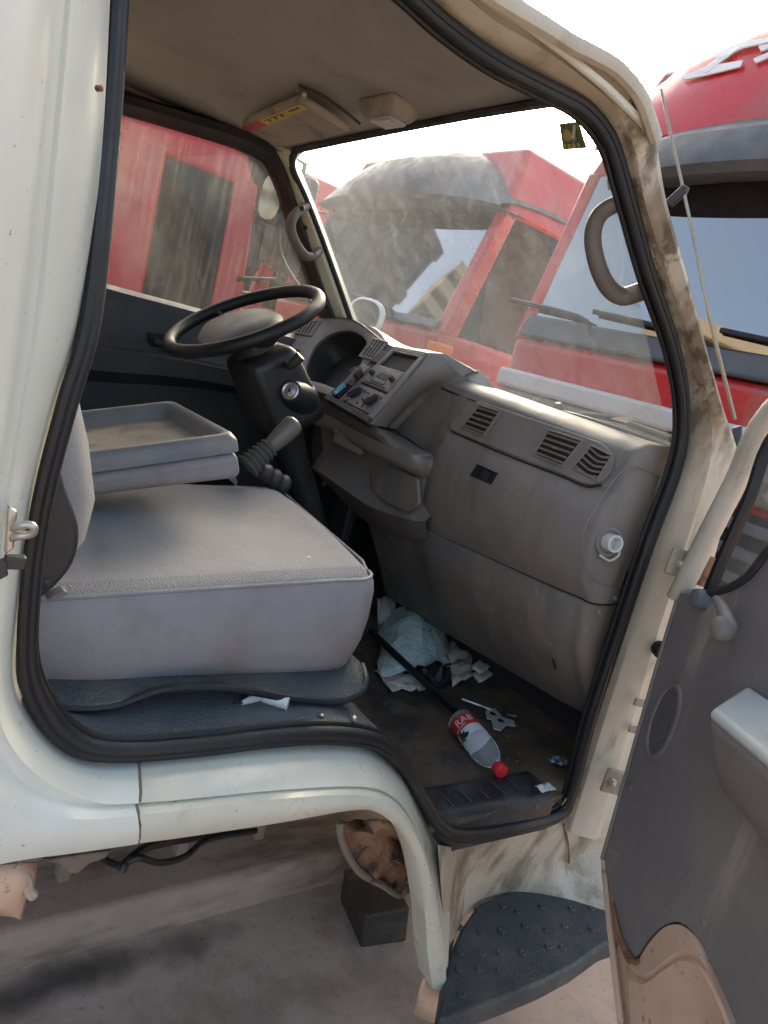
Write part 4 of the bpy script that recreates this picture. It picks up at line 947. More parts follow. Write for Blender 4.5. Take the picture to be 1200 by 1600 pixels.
# window frame, rubber and glass
fp = smooth([D(1058, 935, -.02), D(1100, 850, -.02), D(1150, 752, -.02), D(1208, 640, -.02)] + [DS(.34, .30, -.01), DS(.50, .41, 0), DS(.75, .43, 0), DS(.94, .42, 0), DS(.97, .2, -.01), DS(.98, -.1, -.02)], 5)
mk('window_frame', MB().tube(fp, .026, 12, flat=.8), m_rail, door)
wr = smooth([D(1108, 925, -.012), D(1135, 860, -.012), D(1172, 775, -.012), D(1222, 665, -.012)] + [DS(.37, .27, -.008), DS(.51, .38, 0), DS(.75, .40, 0), DS(.91, .39, 0), DS(.94, .2, -.01), DS(.95, -.1, -.015)], 5)
mk('window_rubber', MB().tube(wr, .013, 8), m_black, door)
mk('door_glass', MB().add([p - di * .012 for p in wr], [tuple(range(len(wr)))]), m_sg, door)
mk('belt_rubber', MB().tube(smooth([D(1098, 930, .004), D(1140, 918, .004), D(1172, 897, .004), D(1210, 852, .004), DS(.35, -.095, .004), DS(.6, -.075, .004), DS(.97, -.08, .004)], 4), .008, 8), m_dark, door)
# armrest
aq = [DS(.345, -.385, 0), DS(.95, -.34, 0), DS(.95, -.375, .14), DS(.405, -.42, .10)]
ab = [DS(.36, -.56, 0), DS(.95, -.58, 0), DS(.95, -.51, .11), DS(.43, -.50, .065)]
arm = mk('armrest', MB().hexa(ab, aq), m_neartrim, door, bevel=.02, bseg=4)
at = [DS(.352, -.385, .004), DS(.95, -.34, .004), DS(.95, -.375, .136), DS(.41, -.42, .096)]
mk('armrest_pad', MB().hexa([p + V(0, 0, -.006) for p in at], [p + V(0, 0, .014) for p in at]), m_armrest, door, bevel=.014, bseg=5)
# lock knob and window winder
kb = D(1098, 936, .0)
mk('winder_boss', MB().lathe(D(1103, 938, 0), di, [(0, .020), (.018, .020), (.026, .018), (.028, .012)], 20), m_tray, door)
mk('winder_arm', MB().tube(smooth([D(1118, 936, .035), D(1128, 950, .045), D(1136, 972, .05), D(1140, 988, .05)], 4), [.008, .009, .010, .011, .012, .013, .014, .015, .016, .017, .018, .017, .012], 12, flat=.8), m_neartrim, door)
mk('winder_knob', MB().lathe(D(1138, 985, .045), di, [(0, .020), (.01, .024), (.022, .022), (.03, .012)], 20), m_neartrim, door)
# clips on the trim
for (u, v) in ((1012, 1120), (985, 1230), (962, 1330), (1040, 1420), (1100, 1440)): mk('trim_clip', MB().lathe(D(u, v, -.0005), di, [(0, .0075), (.002, .0075), (.003, .005)], 14), m_neartrim, door)
# speaker grille
def oval(c, a, b, rx, rz, seg=28): return [c + a * rx * math.cos(2 * math.pi * k / seg) + b * rz * math.sin(2 * math.pi * k / seg) for k in range(seg)]
gc = D(1038, 1127, .001); sz = V(.0, 0, 1)
mk('speaker_rim', MB().grid([oval(gc, dd, sz, .043, .086), [p + di * .006 for p in oval(gc, dd, sz, .042, .084)], [p + di * .006 for p in oval(gc, dd, sz, .036, .076)], oval(gc, dd, sz, .035, .074)], close_v=True), m_neartrim, door, smooth_ang=35)
mk('speaker_grille', MB().plate(oval(gc, dd, sz, .0355, .075), di * .002), worn('punched_grille', (.12, .108, .102), .6, [], [('voronoi', 260, .9, .004)]), door)
# hinges bolted to the pillar
def hinge(u, v, y, w, h):
    c = PY(u, v, y)
    M_ = Matrix.Rotation(math.radians(-35), 3, 'Z')
    hb = mk('door_hinge', MB().box(c, (w, .010, h), M_), m_paint_grime, truck, bevel=.004)
    mk('hinge_leaf', MB().box(c + M_ @ V(w * .62, -.012, 0), (w * .7, .012, h * .8), M_), m_paint_grime, hb, bevel=.004)
    mk('hinge_pin', MB().lathe(c + M_ @ V(w * .55, -.012, -h * .55), (0, 0, 1), [(0, .010), (h * 1.1, .010)], 14), m_rust, hb)
    mk('hinge_bolt', MB().lathe(c + M_ @ V(-.012, -.004, 0), M_ @ V(0, -1, 0), [(0, .0125), (.004, .0125), (.0045, .009), (.012, .0085), (.013, .006)], 6), m_chrome, hb)
hinge(1070, 882, .775, .075, .060)
hinge(962, 1222, .775, .06, .062)
mk('bump_stop', MB().lathe(PY(1028, 1012, .80), V(-.5, -1, 0), [(0, .018), (.014, .020), (.022, .016), (.024, .008)], 16), m_black, truck)
for (u, v) in ((1000, 1098), (992, 1140)):
    mk('jamb_tab', MB().box(PY(u, v, .79), (.03, .006, .018), Matrix.Rotation(-.5, 3, 'Z')), m_paint_grime, truck, bevel=.002)
mk('door_check_strap', MB().tube([PY(1030, 1035, .80), PY(1018, 1075, .775)], .006, 8), m_chrome, truck)

# latch striker on the rear jamb
stp = mk('striker_plate', MB().plate([PY(u, v, .76) for u, v in ((14,792),(28,800),(22,858),(8,868))], (0, .012, 0)), m_chrome, truck, bevel=.002)
lp = [PY(18, 826, .765), PY(30, 822, .75), PY(46, 820, .745), PY(53, 825, .745), PY(52, 832, .747), PY(44, 836, .75), PY(28, 838, .755), PY(16, 842, .765)]
mk('striker_loop', MB().tube(smooth(lp, 4), .0042, 10), m_chrome, stp)
lt = mk('latch_switch', MB().plate([PY(u, v, .755) for u, v in ((-6,885),(10,878),(14,900),(-6,910))], (0, .015, 0)), m_dark, truck, bevel=.002)
mk('latch_switch_plug', MB().box(PY(23, 878, .765), (.02, .012, .014)), m_dark, lt, bevel=.002)

# ------------------------------------------------------------------ footwell outer panel, step, arch linings
ft0 = smooth([PY(u, v, .862) for u, v in ((676,1306),(700,1318),(750,1316),(820,1308),(880,1292),(930,1282),(985,1275))], 4)
ft1 = smooth([PY(u, v, .885) for u, v in ((690,1370),(728,1350),(770,1345),(830,1345),(888,1340),(940,1330),(990,1320))], 4)
ft2 = smooth([PZ(u, v, -1.20) for u, v in ((703,1478),(733,1420),(765,1398),(815,1392),(880,1402),(945,1422),(985,1430))], 4)
mk('footwell_side_panel', MB().grid([[p + V(0, .02, .03) for p in ft0], ft0, ft1, mid(ft1, ft2, .5, .0), ft2, [p + V(0, .03, -.08) for p in ft2]]), m_paint_grime, truck, smooth_ang=60)
mk('panel_crack', MB().tube(smooth([PY(u, v, y) for u, v, y in ((881,1288,.858),(888,1320,.868),(889,1345,.876),(884,1370,.892),(882,1398,.905))], 3), .0028, 6), m_rust, truck)
fv = [smooth([PY(u, v, y) for u, v, y in row], 3) for row in (((684,1320,.80),(690,1400,.80),(697,1480,.80),(700,1550,.80)), ((712,1325,.86),(718,1385,.87),(714,1440,.88),(706,1500,.88)), ((745,1330,.88),(735,1380,.90),(724,1430,.92),(708,1490,.92)))]
mk('arch_flange', MB().grid(fv), m_paint_grime, truck, smooth_ang=60)
stp_px = [(700,1498),(722,1448),(748,1412),(800,1390),(838,1387),(880,1400),(945,1418),(1000,1440),(1010,1455),(945,1476),(900,1508),(850,1534),(790,1558),(735,1578),(700,1592),(686,1590)]
so = [PZ(u, v, -1.203) for u, v in stp_px]
step = mk('cab_step', MB().plate(so, V(0, 0, -.055)), m_mat, truck, bevel=.008, bseg=3)
rnd = random.Random(3)
cxs = sum(so, V(0, 0, 0)) / len(so)
for k in range(30):
    u, v = 715 + (k % 7) * 34 + rnd.uniform(-8, 8), 1420 + (k // 7) * 32 + rnd.uniform(-6, 6)
    if v < 1405 + abs(u - 800) * .08 or v > 1570 - (u - 690) * .42: continue
    p = PZ(u, v, -1.202)
    mk('step_stud', MB().lathe(p - V(0, 0, .002), (0, 0, 1), [(0, .010), (.004, .009), (.0055, .006), (.004, .003)], 10), m_mat, step)
mk('step_stay', MB().tube([V(1.25, .9, -1.24), V(1.28, 1.2, -1.0)], .015, 8), m_mud, step)
# torn mud flap pieces
def sheet(name, rows, mat, par, solid=.006): return mk(name, MB().grid([smooth(r, 3) for r in rows]), mat, par, smooth_ang=60, solid=solid)
sheet('torn_flap', [[PY(668, 1508, .79), PY(676, 1530, .785), PY(690, 1555, .78)], [PY(655, 1545, .80), PY(668, 1562, .79), PY(690, 1580, .785)], [PY(646, 1582, .81), PY(662, 1592, .80), PY(684, 1598, .79)]], m_peach, truck)
sheet('rear_arch_flap', [[PY(-40, 1352, .80), PY(10, 1350, .80), PY(40, 1348, .80), PY(56, 1348, .81)], [PY(-40, 1385, .80), PY(10, 1385, .79), PY(36, 1378, .79), PY(52, 1380, .82)], [PY(-40, 1415, .81), PY(0, 1412, .80), PY(24, 1405, .80), PY(38, 1405, .82)], [PY(-40, 1430, .82), PY(5, 1428, .81), PY(18, 1430, .81), PY(30, 1437, .82)]], m_peach, truck)
mk('rear_flap_edge', MB().tube(smooth([PY(u, v, .80) for u, v in ((22,1350),(40,1370),(44,1390),(52,1400))], 4), .007, 8), m_paint_grime, truck)
# rusty inner arch lining at the front of the wheel well
rl = []
for (row) in (((535,1285),(560,1282),(600,1284),(640,1300),(662,1340)), ((532,1300),(570,1300),(615,1310),(650,1335),(668,1370)), ((545,1335),(580,1335),(620,1345),(655,1360),(670,1390)), ((565,1365),(590,1372),(625,1380),(655,1385),(672,1405)), ((600,1380),(618,1392),(630,1396),(650,1392),(672,1412))):
    rl.append([PY(u, v, .93 + .015 * math.sin(u * .07) + .03 * math.sin(u * .09 + v * .06)) for u, v in row])
sheet('arch_lining', rl, m_rust, truck, .008)
mk('lining_rim', MB().tube(smooth([PY(u, v, .92) for u, v in ((532,1284),(532,1305),(545,1338),(566,1366),(598,1383),(622,1398),(634,1392))], 4), .008, 8), m_mud, truck)
# chassis under the cab
rail = mk('chassis_rail', MB().box(V(.4, 1.46, -1.21), (2.6, .07, .17)), m_mud, truck, bevel=.008)
mk('chassis_rail', MB().box(V(.4, 2.1, -1.21), (2.6, .07, .17)), m_mud, truck, bevel=.008)
for x_ in (.55, 1.0): mk('cross_member', MB().box(V(x_, 1.78, -1.2), (.09, .57, .12)), m_mud, rail, bevel=.008)
for x_ in (.52, .80, 1.02): mk('rail_bracket', MB().box(V(x_, 1.405, -1.23), (.03, .04, .20)), m_mud, rail, bevel=.006)
wire = MB()
wl0 = PY(185, 1350, 1.0)
mk('loose_cable', MB().tube(smooth([PY(u, v, y) for u, v, y in ((150,1335,1.05),(185,1352,.98),(215,1340,.96),(250,1348,.98),(290,1338,1.02),(325,1312,1.08),(400,1298,1.12))], 5), .006, 8), m_black, truck)
mk('loose_cable', MB().tube(smooth([PY(u, v, y) for u, v, y in ((190,1362,.96),(200,1345,.97),(235,1322,1.02),(300,1310,1.1),(380,1300,1.15))], 5), .0075, 8), m_black, truck)
mk('underbody_bracket', MB().plate([PY(u, v, 1.0) for u, v in ((66,1345),(175,1330),(165,1342),(140,1350),(122,1366),(110,1366),(95,1352))], (0, .06, 0)), m_mud, truck, bevel=.003)
mk('underfloor', MB().grid([[V(x, y, -.70 if x < .99 else -.9) for y in (.9, 1.5, 2.2)] for x in (-.25, .3, .9, 1.02, 1.3, 1.68)]), m_mud, truck, solid=.01)

# ------------------------------------------------------------------ aerial and wiper outside the glass
ant = [PX(u, v, x) for u, v, x in ((1033,140,1.40),(1047,205,1.405),(1075,330,1.42),(1110,500,1.46),(1148,655,1.56))]
aerial = mk('aerial', MB().tube(smooth(ant, 5), [.003] * 5 + [.0036] * 10 + [.0045] * 6, 8), worn('aged_aerial_steel', (.34, .30, .23), .4, metal=.7), truck)
mk('aerial_bracket', MB().plate([PX(u, v, 1.41) for u, v in ((1040,312),(1066,288),(1074,291),(1070,302),(1046,322))], V(.012, 0, 0)), m_dark, aerial, bevel=.002)
mk('aerial_base', MB().hexa([PX(u, v, 1.565) for u, v in ((1143,668),(1160,664),(1159,692),(1147,702))], [PX(u, v, 1.60) for u, v in ((1143,668),(1160,664),(1159,692),(1147,702))]), worn('blue_grey_plastic', (.07, .085, .10), .45), aerial, bevel=.004)
wp = [PX(u, v, x) for u, v, x in ((868,642,1.62),(900,648,1.63),(950,652,1.62),(1000,668,1.60),(1060,690,1.57))]
wip = mk('wiper_arm', MB().tube(smooth(wp, 4), .008, 8, flat=.5), m_cowl, truck)
mk('wiper_blade', MB().tube(smooth([PX(u, v, x) for u, v, x in ((865,640,1.60),(920,655,1.60),(985,676,1.59),(1050,700,1.56))], 4), .006, 8), m_black, wip)
mk('wiper_pivot', MB().lathe(PX(872, 640, 1.60), (-.5, 0, 1), [(0, .014), (.015, .013), (.02, .008)], 14), m_panel, wip)
mk('cowl_top', MB().grid([[V(x + .03 * (1 - ((y - 1.53) / .66) ** 2), y, z) for y in (.93, 1.1, 1.3, 1.53, 1.76, 1.96, 2.16)] for x, z in ((1.47, -.042), (1.56, -.058))]), m_cowl, truck)

# ------------------------------------------------------------------ loose things in the footwell and on the sill
ZF = -.872
# soft-drink bottle
ca, cb = PZ(716, 1122, ZF + .036), PZ(784, 1206, ZF + .030)
L_ = (cb - ca).length; axb = (cb - ca).normalized()
bottle = empty('drink_bottle', (ca + cb) / 2 + V(0, 0, -.034), 'clear plastic drink bottle with red cap and red-white label lying on the footwell floor', 'bottle')
m_pet = bpy.data.materials.new('clear_bottle_plastic'); m_pet.use_nodes = True
_b = m_pet.node_tree.nodes['Principled BSDF']; _b.inputs['Base Color'].default_value = (.90, .90, .92, 1); _b.inputs['Roughness'].default_value = .06
_b.inputs['Transmission Weight'].default_value = .85; _b.inputs['IOR'].default_value = 1.12
m_capred = worn('red_cap_plastic', (.62, .03, .035), .35)
m_labred = worn('red_bottle_label', (.58, .035, .03), .35, [(60, 3, .5, .7, (.50, .05, .04), ONE)]); m_labwhite = worn('white_bottle_label', (.70, .72, .72), .35)
R0 = .0335
mk('bottle_body', MB().lathe(ca, axb, [(0, .018), (.004, .026), (.012, R0), (.03, R0), (L_ * .20, R0 * .98), (L_ * .52, R0), (L_ * .60, R0 * 1.02), (L_ * .68, R0 * .97), (L_ * .76, R0 * .80), (L_ * .83, R0 * .55), (L_ * .88, R0 * .40), (L_ * .92, R0 * .36)], 32), m_pet, bottle)
mk('bottle_cap', MB().lathe(ca + axb * L_ * .915, axb, [(0, .0165), (.003, .0175), (.018, .0175), (.021, .0155), (.022, .010)], 24), m_capred, bottle)
mk('red_label', MB().lathe(ca + axb * L_ * .12, axb, [(0, R0 + .0008), (L_ * .20, R0 + .0008)], 32), m_labred, bottle)
mk('white_label', MB().lathe(ca + axb * L_ * .321, axb, [(0, R0 + .0007), (L_ * .135, R0 + .0007)], 32), m_labwhite, bottle)
to_cam = (-(ca + cb) / 2).normalized(); rad0 = (to_cam - axb * to_cam.dot(axb)).normalized(); tan0 = axb.cross(rad0)
def on_b(along, ang, h=.0016): return ca + axb * along + (rad0 * math.cos(ang) + tan0 * math.sin(ang)) * (R0 + h)
def wrap_text(txt, along0, ang0, size, mat, name, flip=1, sx=1.0):
    cu = bpy.data.curves.new('lettering', 'FONT'); cu.body = txt; cu.size = size; cu.resolution_u = 2
    to = bpy.data.objects.new('lettering', cu); scene.collection.objects.link(to)
    bpy.context.view_layer.update()
    me = bpy.data.meshes.new_from_object(to.evaluated_get(bpy.context.evaluated_depsgraph_get()))
    bpy.data.objects.remove(to); bpy.data.curves.remove(cu)
    b = MB(); b.v = [on_b(along0 + flip * p.co.y, ang0 + flip * p.co.x * sx / R0) for p in me.vertices]; b.f = [tuple(p.vertices) for p in me.polygons]
    bpy.data.meshes.remove(me)
    return mk(name, b, mat, bottle, smooth_ang=0)
wrap_text('RAB', L_ * .26, .50, .030, m_letter, 'label_lettering', flip=-1, sx=.9)
wrap_text('wwww', L_ * .30, .85, .012, m_letter, 'label_lettering', flip=-1)
m_navy = worn('dark_print', (.02, .05, .07), .5)
mk('label_emblem', MB().add([on_b(L_ * .40 + .014 * math.cos(t) * (1 + .35 * math.sin(5 * t)), .55 + .014 * math.sin(t) / R0 * (1 + .35 * math.cos(5 * t))) for t in (2 * math.pi * k / 24 for k in range(24))], [tuple(range(24))]), m_navy, bottle, smooth_ang=0)

# crumpled things
def crumple(c, a, b, na, nb, amp, seed, fold=0.0):
    r = random.Random(seed); rows = []
    for i in range(na):
        row = []
        for j in range(nb):
            u_, v_ = i / (na - 1) - .5, j / (nb - 1) - .5
            h = amp * (.5 + r.uniform(-.5, .5)) * (1.2 - 1.4 * max(abs(u_), abs(v_))) + fold * max(0, 1 - 3.2 * (u_ * u_ + v_ * v_))
            row.append(c + a * (u_ + r.uniform(-.03, .03)) + b * (v_ + r.uniform(-.03, .03)) + V(0, 0, max(.002, h)))
        rows.append(row)
    return MB().grid(rows)
m_bagm = worn('pale_green_plastic_bag', (.52, .64, .58), .35, [(9, 6, .45, .68, (.64, .70, .66), ONE), (30, 5, .58, .68, (.40, .50, .46), ONE)], [('noise', 26, .6, .02)])
bc = PZ(636, 1010, ZF)
def footq(pxs, z=ZF): return [PZ(u, v, z) for u, v in pxs]
bq = footq([(588,1000), (640,965), (690,985), (655,1065)])
bag = crumple(sum(bq, V(0, 0, 0)) / 4, bq[2] - bq[0], bq[3] - bq[1], 11, 11, .032, 5, .085)
bago = mk('plastic_bag', bag, m_bagm, smooth_ang=28, solid=.0015, label='crumpled pale green printed plastic bag on the footwell floor beside the seat', cat='bag')
# print on the bag: little dark bars that follow its surface
bpy.context.view_layer.update()
pr_ = random.Random(4)
bm_rows = [[Vector(bag.v[i * 11 + j]) for j in range(11)] for i in range(11)]
for k in range(12):
    i, j = pr_.randint(3, 7), pr_.randint(3, 7); p_, q_, s_ = bm_rows[i][j], bm_rows[i + 1][j], bm_rows[i][j + 1]
    up_ = (q_ - p_).cross(s_ - p_).normalized(); up_ = up_ if up_.z > 0 else -up_
    w0, w1 = pr_.uniform(.1, .3), pr_.uniform(.5, .8)
    pts = [p_ + (q_ - p_) * a + (s_ - p_) * b_ + up_ * .0025 for a, b_ in ((w0, w0), (w1 * .9, w0), (w1 * .9, w0 + .12), (w0, w0 + .12))]
    b = MB().add([p + V(0, 0, 0) for p in pts], [(0, 1, 2, 3)])
    o = mk('bag_print', b, m_navy, smooth_ang=0); 
    o.parent = bago; o.location = o.location - bago.location
def paper(pxs, seed, mat, name, label, cat='paper', amp=.008, z=ZF, n=6, grp=None):
    q = footq(pxs, z); c = sum(q, V(0, 0, 0)) / 4; r = random.Random(seed); rows = []
    for i in range(n):
        row = []
        for j in range(n):
            a, b_ = i / (n - 1), j / (n - 1)
            p = q[0].lerp(q[1], a).lerp(q[3].lerp(q[2], a), b_)
            row.append(p + V(0, 0, .003 + r.uniform(0, amp)))
        rows.append(row)
    return mk(name, MB().grid(rows), mat, smooth_ang=20, solid=.0012, label=label, cat=cat, group=grp)
paper([(583,1050),(622,1046),(652,1075),(612,1085)], 1, m_paperpink, 'paper_sheet', 'dirty grey-brown paper sheet lying under the black bar by the seat', amp=.010)
paper([(598,1068),(650,1052),(668,1072),(640,1084)], 11, m_paper, 'paper_sheet', 'thin creased paper strip under the lower edge of the plastic bag', amp=.008, z=ZF + .004)
paper([(690,1030),(706,998),(742,1012),(726,1050)], 2, m_paperpink, 'paper_sheet', 'stained pinkish crumpled paper right of the plastic bag', amp=.022)
paper([(696,1044),(735,1030),(736,1066),(706,1076)], 3, m_paperpink, 'paper_sheet', 'brown-stained crumpled paper folded below the pinkish one', amp=.020, z=ZF + .006)
paper([(733,1046),(762,1022),(780,1034),(752,1054)], 4, m_paper, 'paper_sheet', 'cleanest pale folded paper at the right of the litter pile', amp=.006, z=ZF + .012)
paper([(735,1055),(775,1034),(786,1046),(748,1070)], 5, m_paper, 'paper_sheet', 'flat grey paper lying under the pale folded one', amp=.004)
paper([(586,945),(612,938),(618,970),(590,985)], 6, m_receipt, 'tissue_wad', 'whitish tissue stuffed between the seat and the plastic bag', 'tissue', amp=.03, z=ZF + .02)
# black bar across the litter
b0_, b1_ = PZ(578, 985, ZF + .05), PZ(712, 1112, ZF + .03)
bar = mk('black_bar', MB().tube([b0_, b0_.lerp(b1_, .5), b1_], .0125, 8, flat=.55), m_black, label='long black flat bar lying across the litter behind the bottle', cat='bar', bevel=0)
rr2 = random.Random(8)
gl = crumple(PZ(680, 1062, ZF), V(.09, .02, 0), V(-.02, .09, 0), 7, 7, .04, 12, .03)
mk('black_cloth', gl, m_black, smooth_ang=30, solid=.002, label='small crumpled black cloth lying beside the black bar', cat='cloth')
mk('food_scrap', crumple(PZ(654, 1076, ZF + .006), V(.03, .005, 0), V(-.004, .03, 0), 5, 5, .014, 13), worn('yellow_scrap', (.50, .36, .12), .7, [(70, 3, .5, .6, (.55, .5, .4), ONE)]), smooth_ang=20, solid=.001, label='small yellowish crumpled scrap at the lower edge of the black bar', cat='scrap')
# metal bracket with two holes: outer plate as a ring of pieces so the holes are open
def pt(u, v, h=.0): return PZ(u, v, ZF + .006 + h)
mp = [(758,1112),(772,1108),(785,1122),(802,1127),(805,1136),(791,1134),(782,1143),(771,1140),(767,1125),(760,1124)]
plate = mk('metal_bracket', MB().plate([pt(u, v) for u, v in mp], V(0, 0, .004)), worn('pale_alloy', (.62, .60, .56), .4, metal=.3), label='pale metal bracket with two holes beside the bottle', cat='bracket', bevel=.001)
for (u, v) in ((770, 1115), (782, 1126)):
    c = pt(u, v, .0045); o = mk('bracket_hole', MB().lathe(c, (0, 0, 1), [(0, .0095), (.0006, .0095)], 14), m_void, None)
    o.parent = plate; o.location = o.location - plate.location
mk('thin_rod', MB().tube([PZ(722, 1092, ZF + .008), PZ(768, 1109, ZF + .012)], .0045, 8), m_chrome, label='thin grey metal rod lying behind the pale bracket', cat='rod')
mk('chrome_pin', MB().tube([PZ(792, 1116, ZF + .010), PZ(806, 1119, ZF + .008)], .004, 8), m_silver, label='short bright metal pin at the right of the pale bracket', cat='pin')
# debris near the threshold
mk('leaf_scrap', crumple(PZ(852, 1232, ZF + .028), V(.05, .0, 0), V(0, .025, 0), 5, 4, .012, 21), m_paper, smooth_ang=20, solid=.001, label='pale torn scrap on the front corner of the footwell threshold', cat='scrap')
mk('blue_wrapper', crumple(PZ(872, 1192, ZF + .01), V(.05, .01, 0), V(-.01, .035, 0), 5, 5, .022, 22), worn('blue_grey_wrapper', (.12, .16, .22), .3, [(50, 3, .5, .6, (.4, .42, .45), ONE)]), smooth_ang=20, solid=.001, label='shiny blue-grey wrapper in the front corner of the footwell', cat='wrapper')
gr = MB(); r = random.Random(31)
for k in range(130):
    u, v = r.gauss(838, 26), r.gauss(1208, 12)
    if k % 3 == 0: u, v = r.uniform(640, 900), r.uniform(1090, 1265)
    c = PZ(u, v, ZF + .003)
    if c.y < .965: continue
    s = r.uniform(.0012, .0035); M_ = Matrix.Rotation(r.uniform(0, 3), 3, 'Z') @ Matrix.Rotation(r.uniform(0, 1), 3, 'X')
    gr.box(c, (s * r.uniform(1, 3), s, s * .7), M_)
mk('floor_grit', gr, worn('brown_grit', (.13, .09, .055), .9, [(200, 2, .5, .56, (.30, .26, .21), ONE), (150, 2, .6, .62, (.38, .10, .04), ONE)]), smooth_ang=0, kind='stuff', label='scattered grit and crumbs on the footwell floor', cat='grit')
yl = mk('dry_leaf', crumple(PY(881, 1254, .80), V(.006, 0, .004), V(0, -.004, .018), 4, 4, .003, 41), worn('dry_leaf_tan', (.50, .33, .12), .7), smooth_ang=20, solid=.001, label='tiny tan dry leaf stuck to the black door seal', cat='leaf')
# torn white cable-tie stub on the kick plate
ws0 = [PZ(u, v, -.588) for u, v in ((378,1098),(400,1090),(420,1086))]
ws1 = [PZ(u, v, -.586) for u, v in ((412,1088),(432,1094),(450,1100))]
stub = empty('paper_roll', sum(ws1, V(0, 0, 0)) / 3, 'torn roll of white paper lying on the black sill plate below the seat', 'paper roll')
mk('torn_end', MB().tube(smooth(ws0, 3), [.004, .006, .008, .009, .010, .011, .010], 9, flat=.7), m_receipt, stub)
mk('rolled_end', MB().tube(smooth(ws1, 3), .0105, 12), m_white, stub)
mk('dark_stub', MB().tube([ws0[0] + V(-.012, .003, .0), ws0[0], ws0[1]], .0025, 6), m_dark, stub)
# paper and leaflet on the dash top
lq = [on_ws(700, 578), on_ws(742, 576), on_ws(780, 612), on_ws(735, 603)]
def dpt(u, v, x): return PX(u, v, x)
lf = [dpt(712, 583, 1.40), dpt(748, 578, 1.42), dpt(780, 615, 1.42), dpt(742, 600, 1.40)]
mk('leaflet', MB().plate([lf[0], lf[1], lf[2], lf[3]], V(0, 0, .002)), m_receipt, label='white folded leaflet standing on the dash top against the windshield', cat='leaflet')
mk('paper_scrap', MB().plate([PX(u, v, 1.455) for u, v in ((950,655),(985,650),(990,655),(975,662))], V(0, 0, .002)), m_receipt, label='small white paper scrap lying at the foot of the windshield', cat='paper')

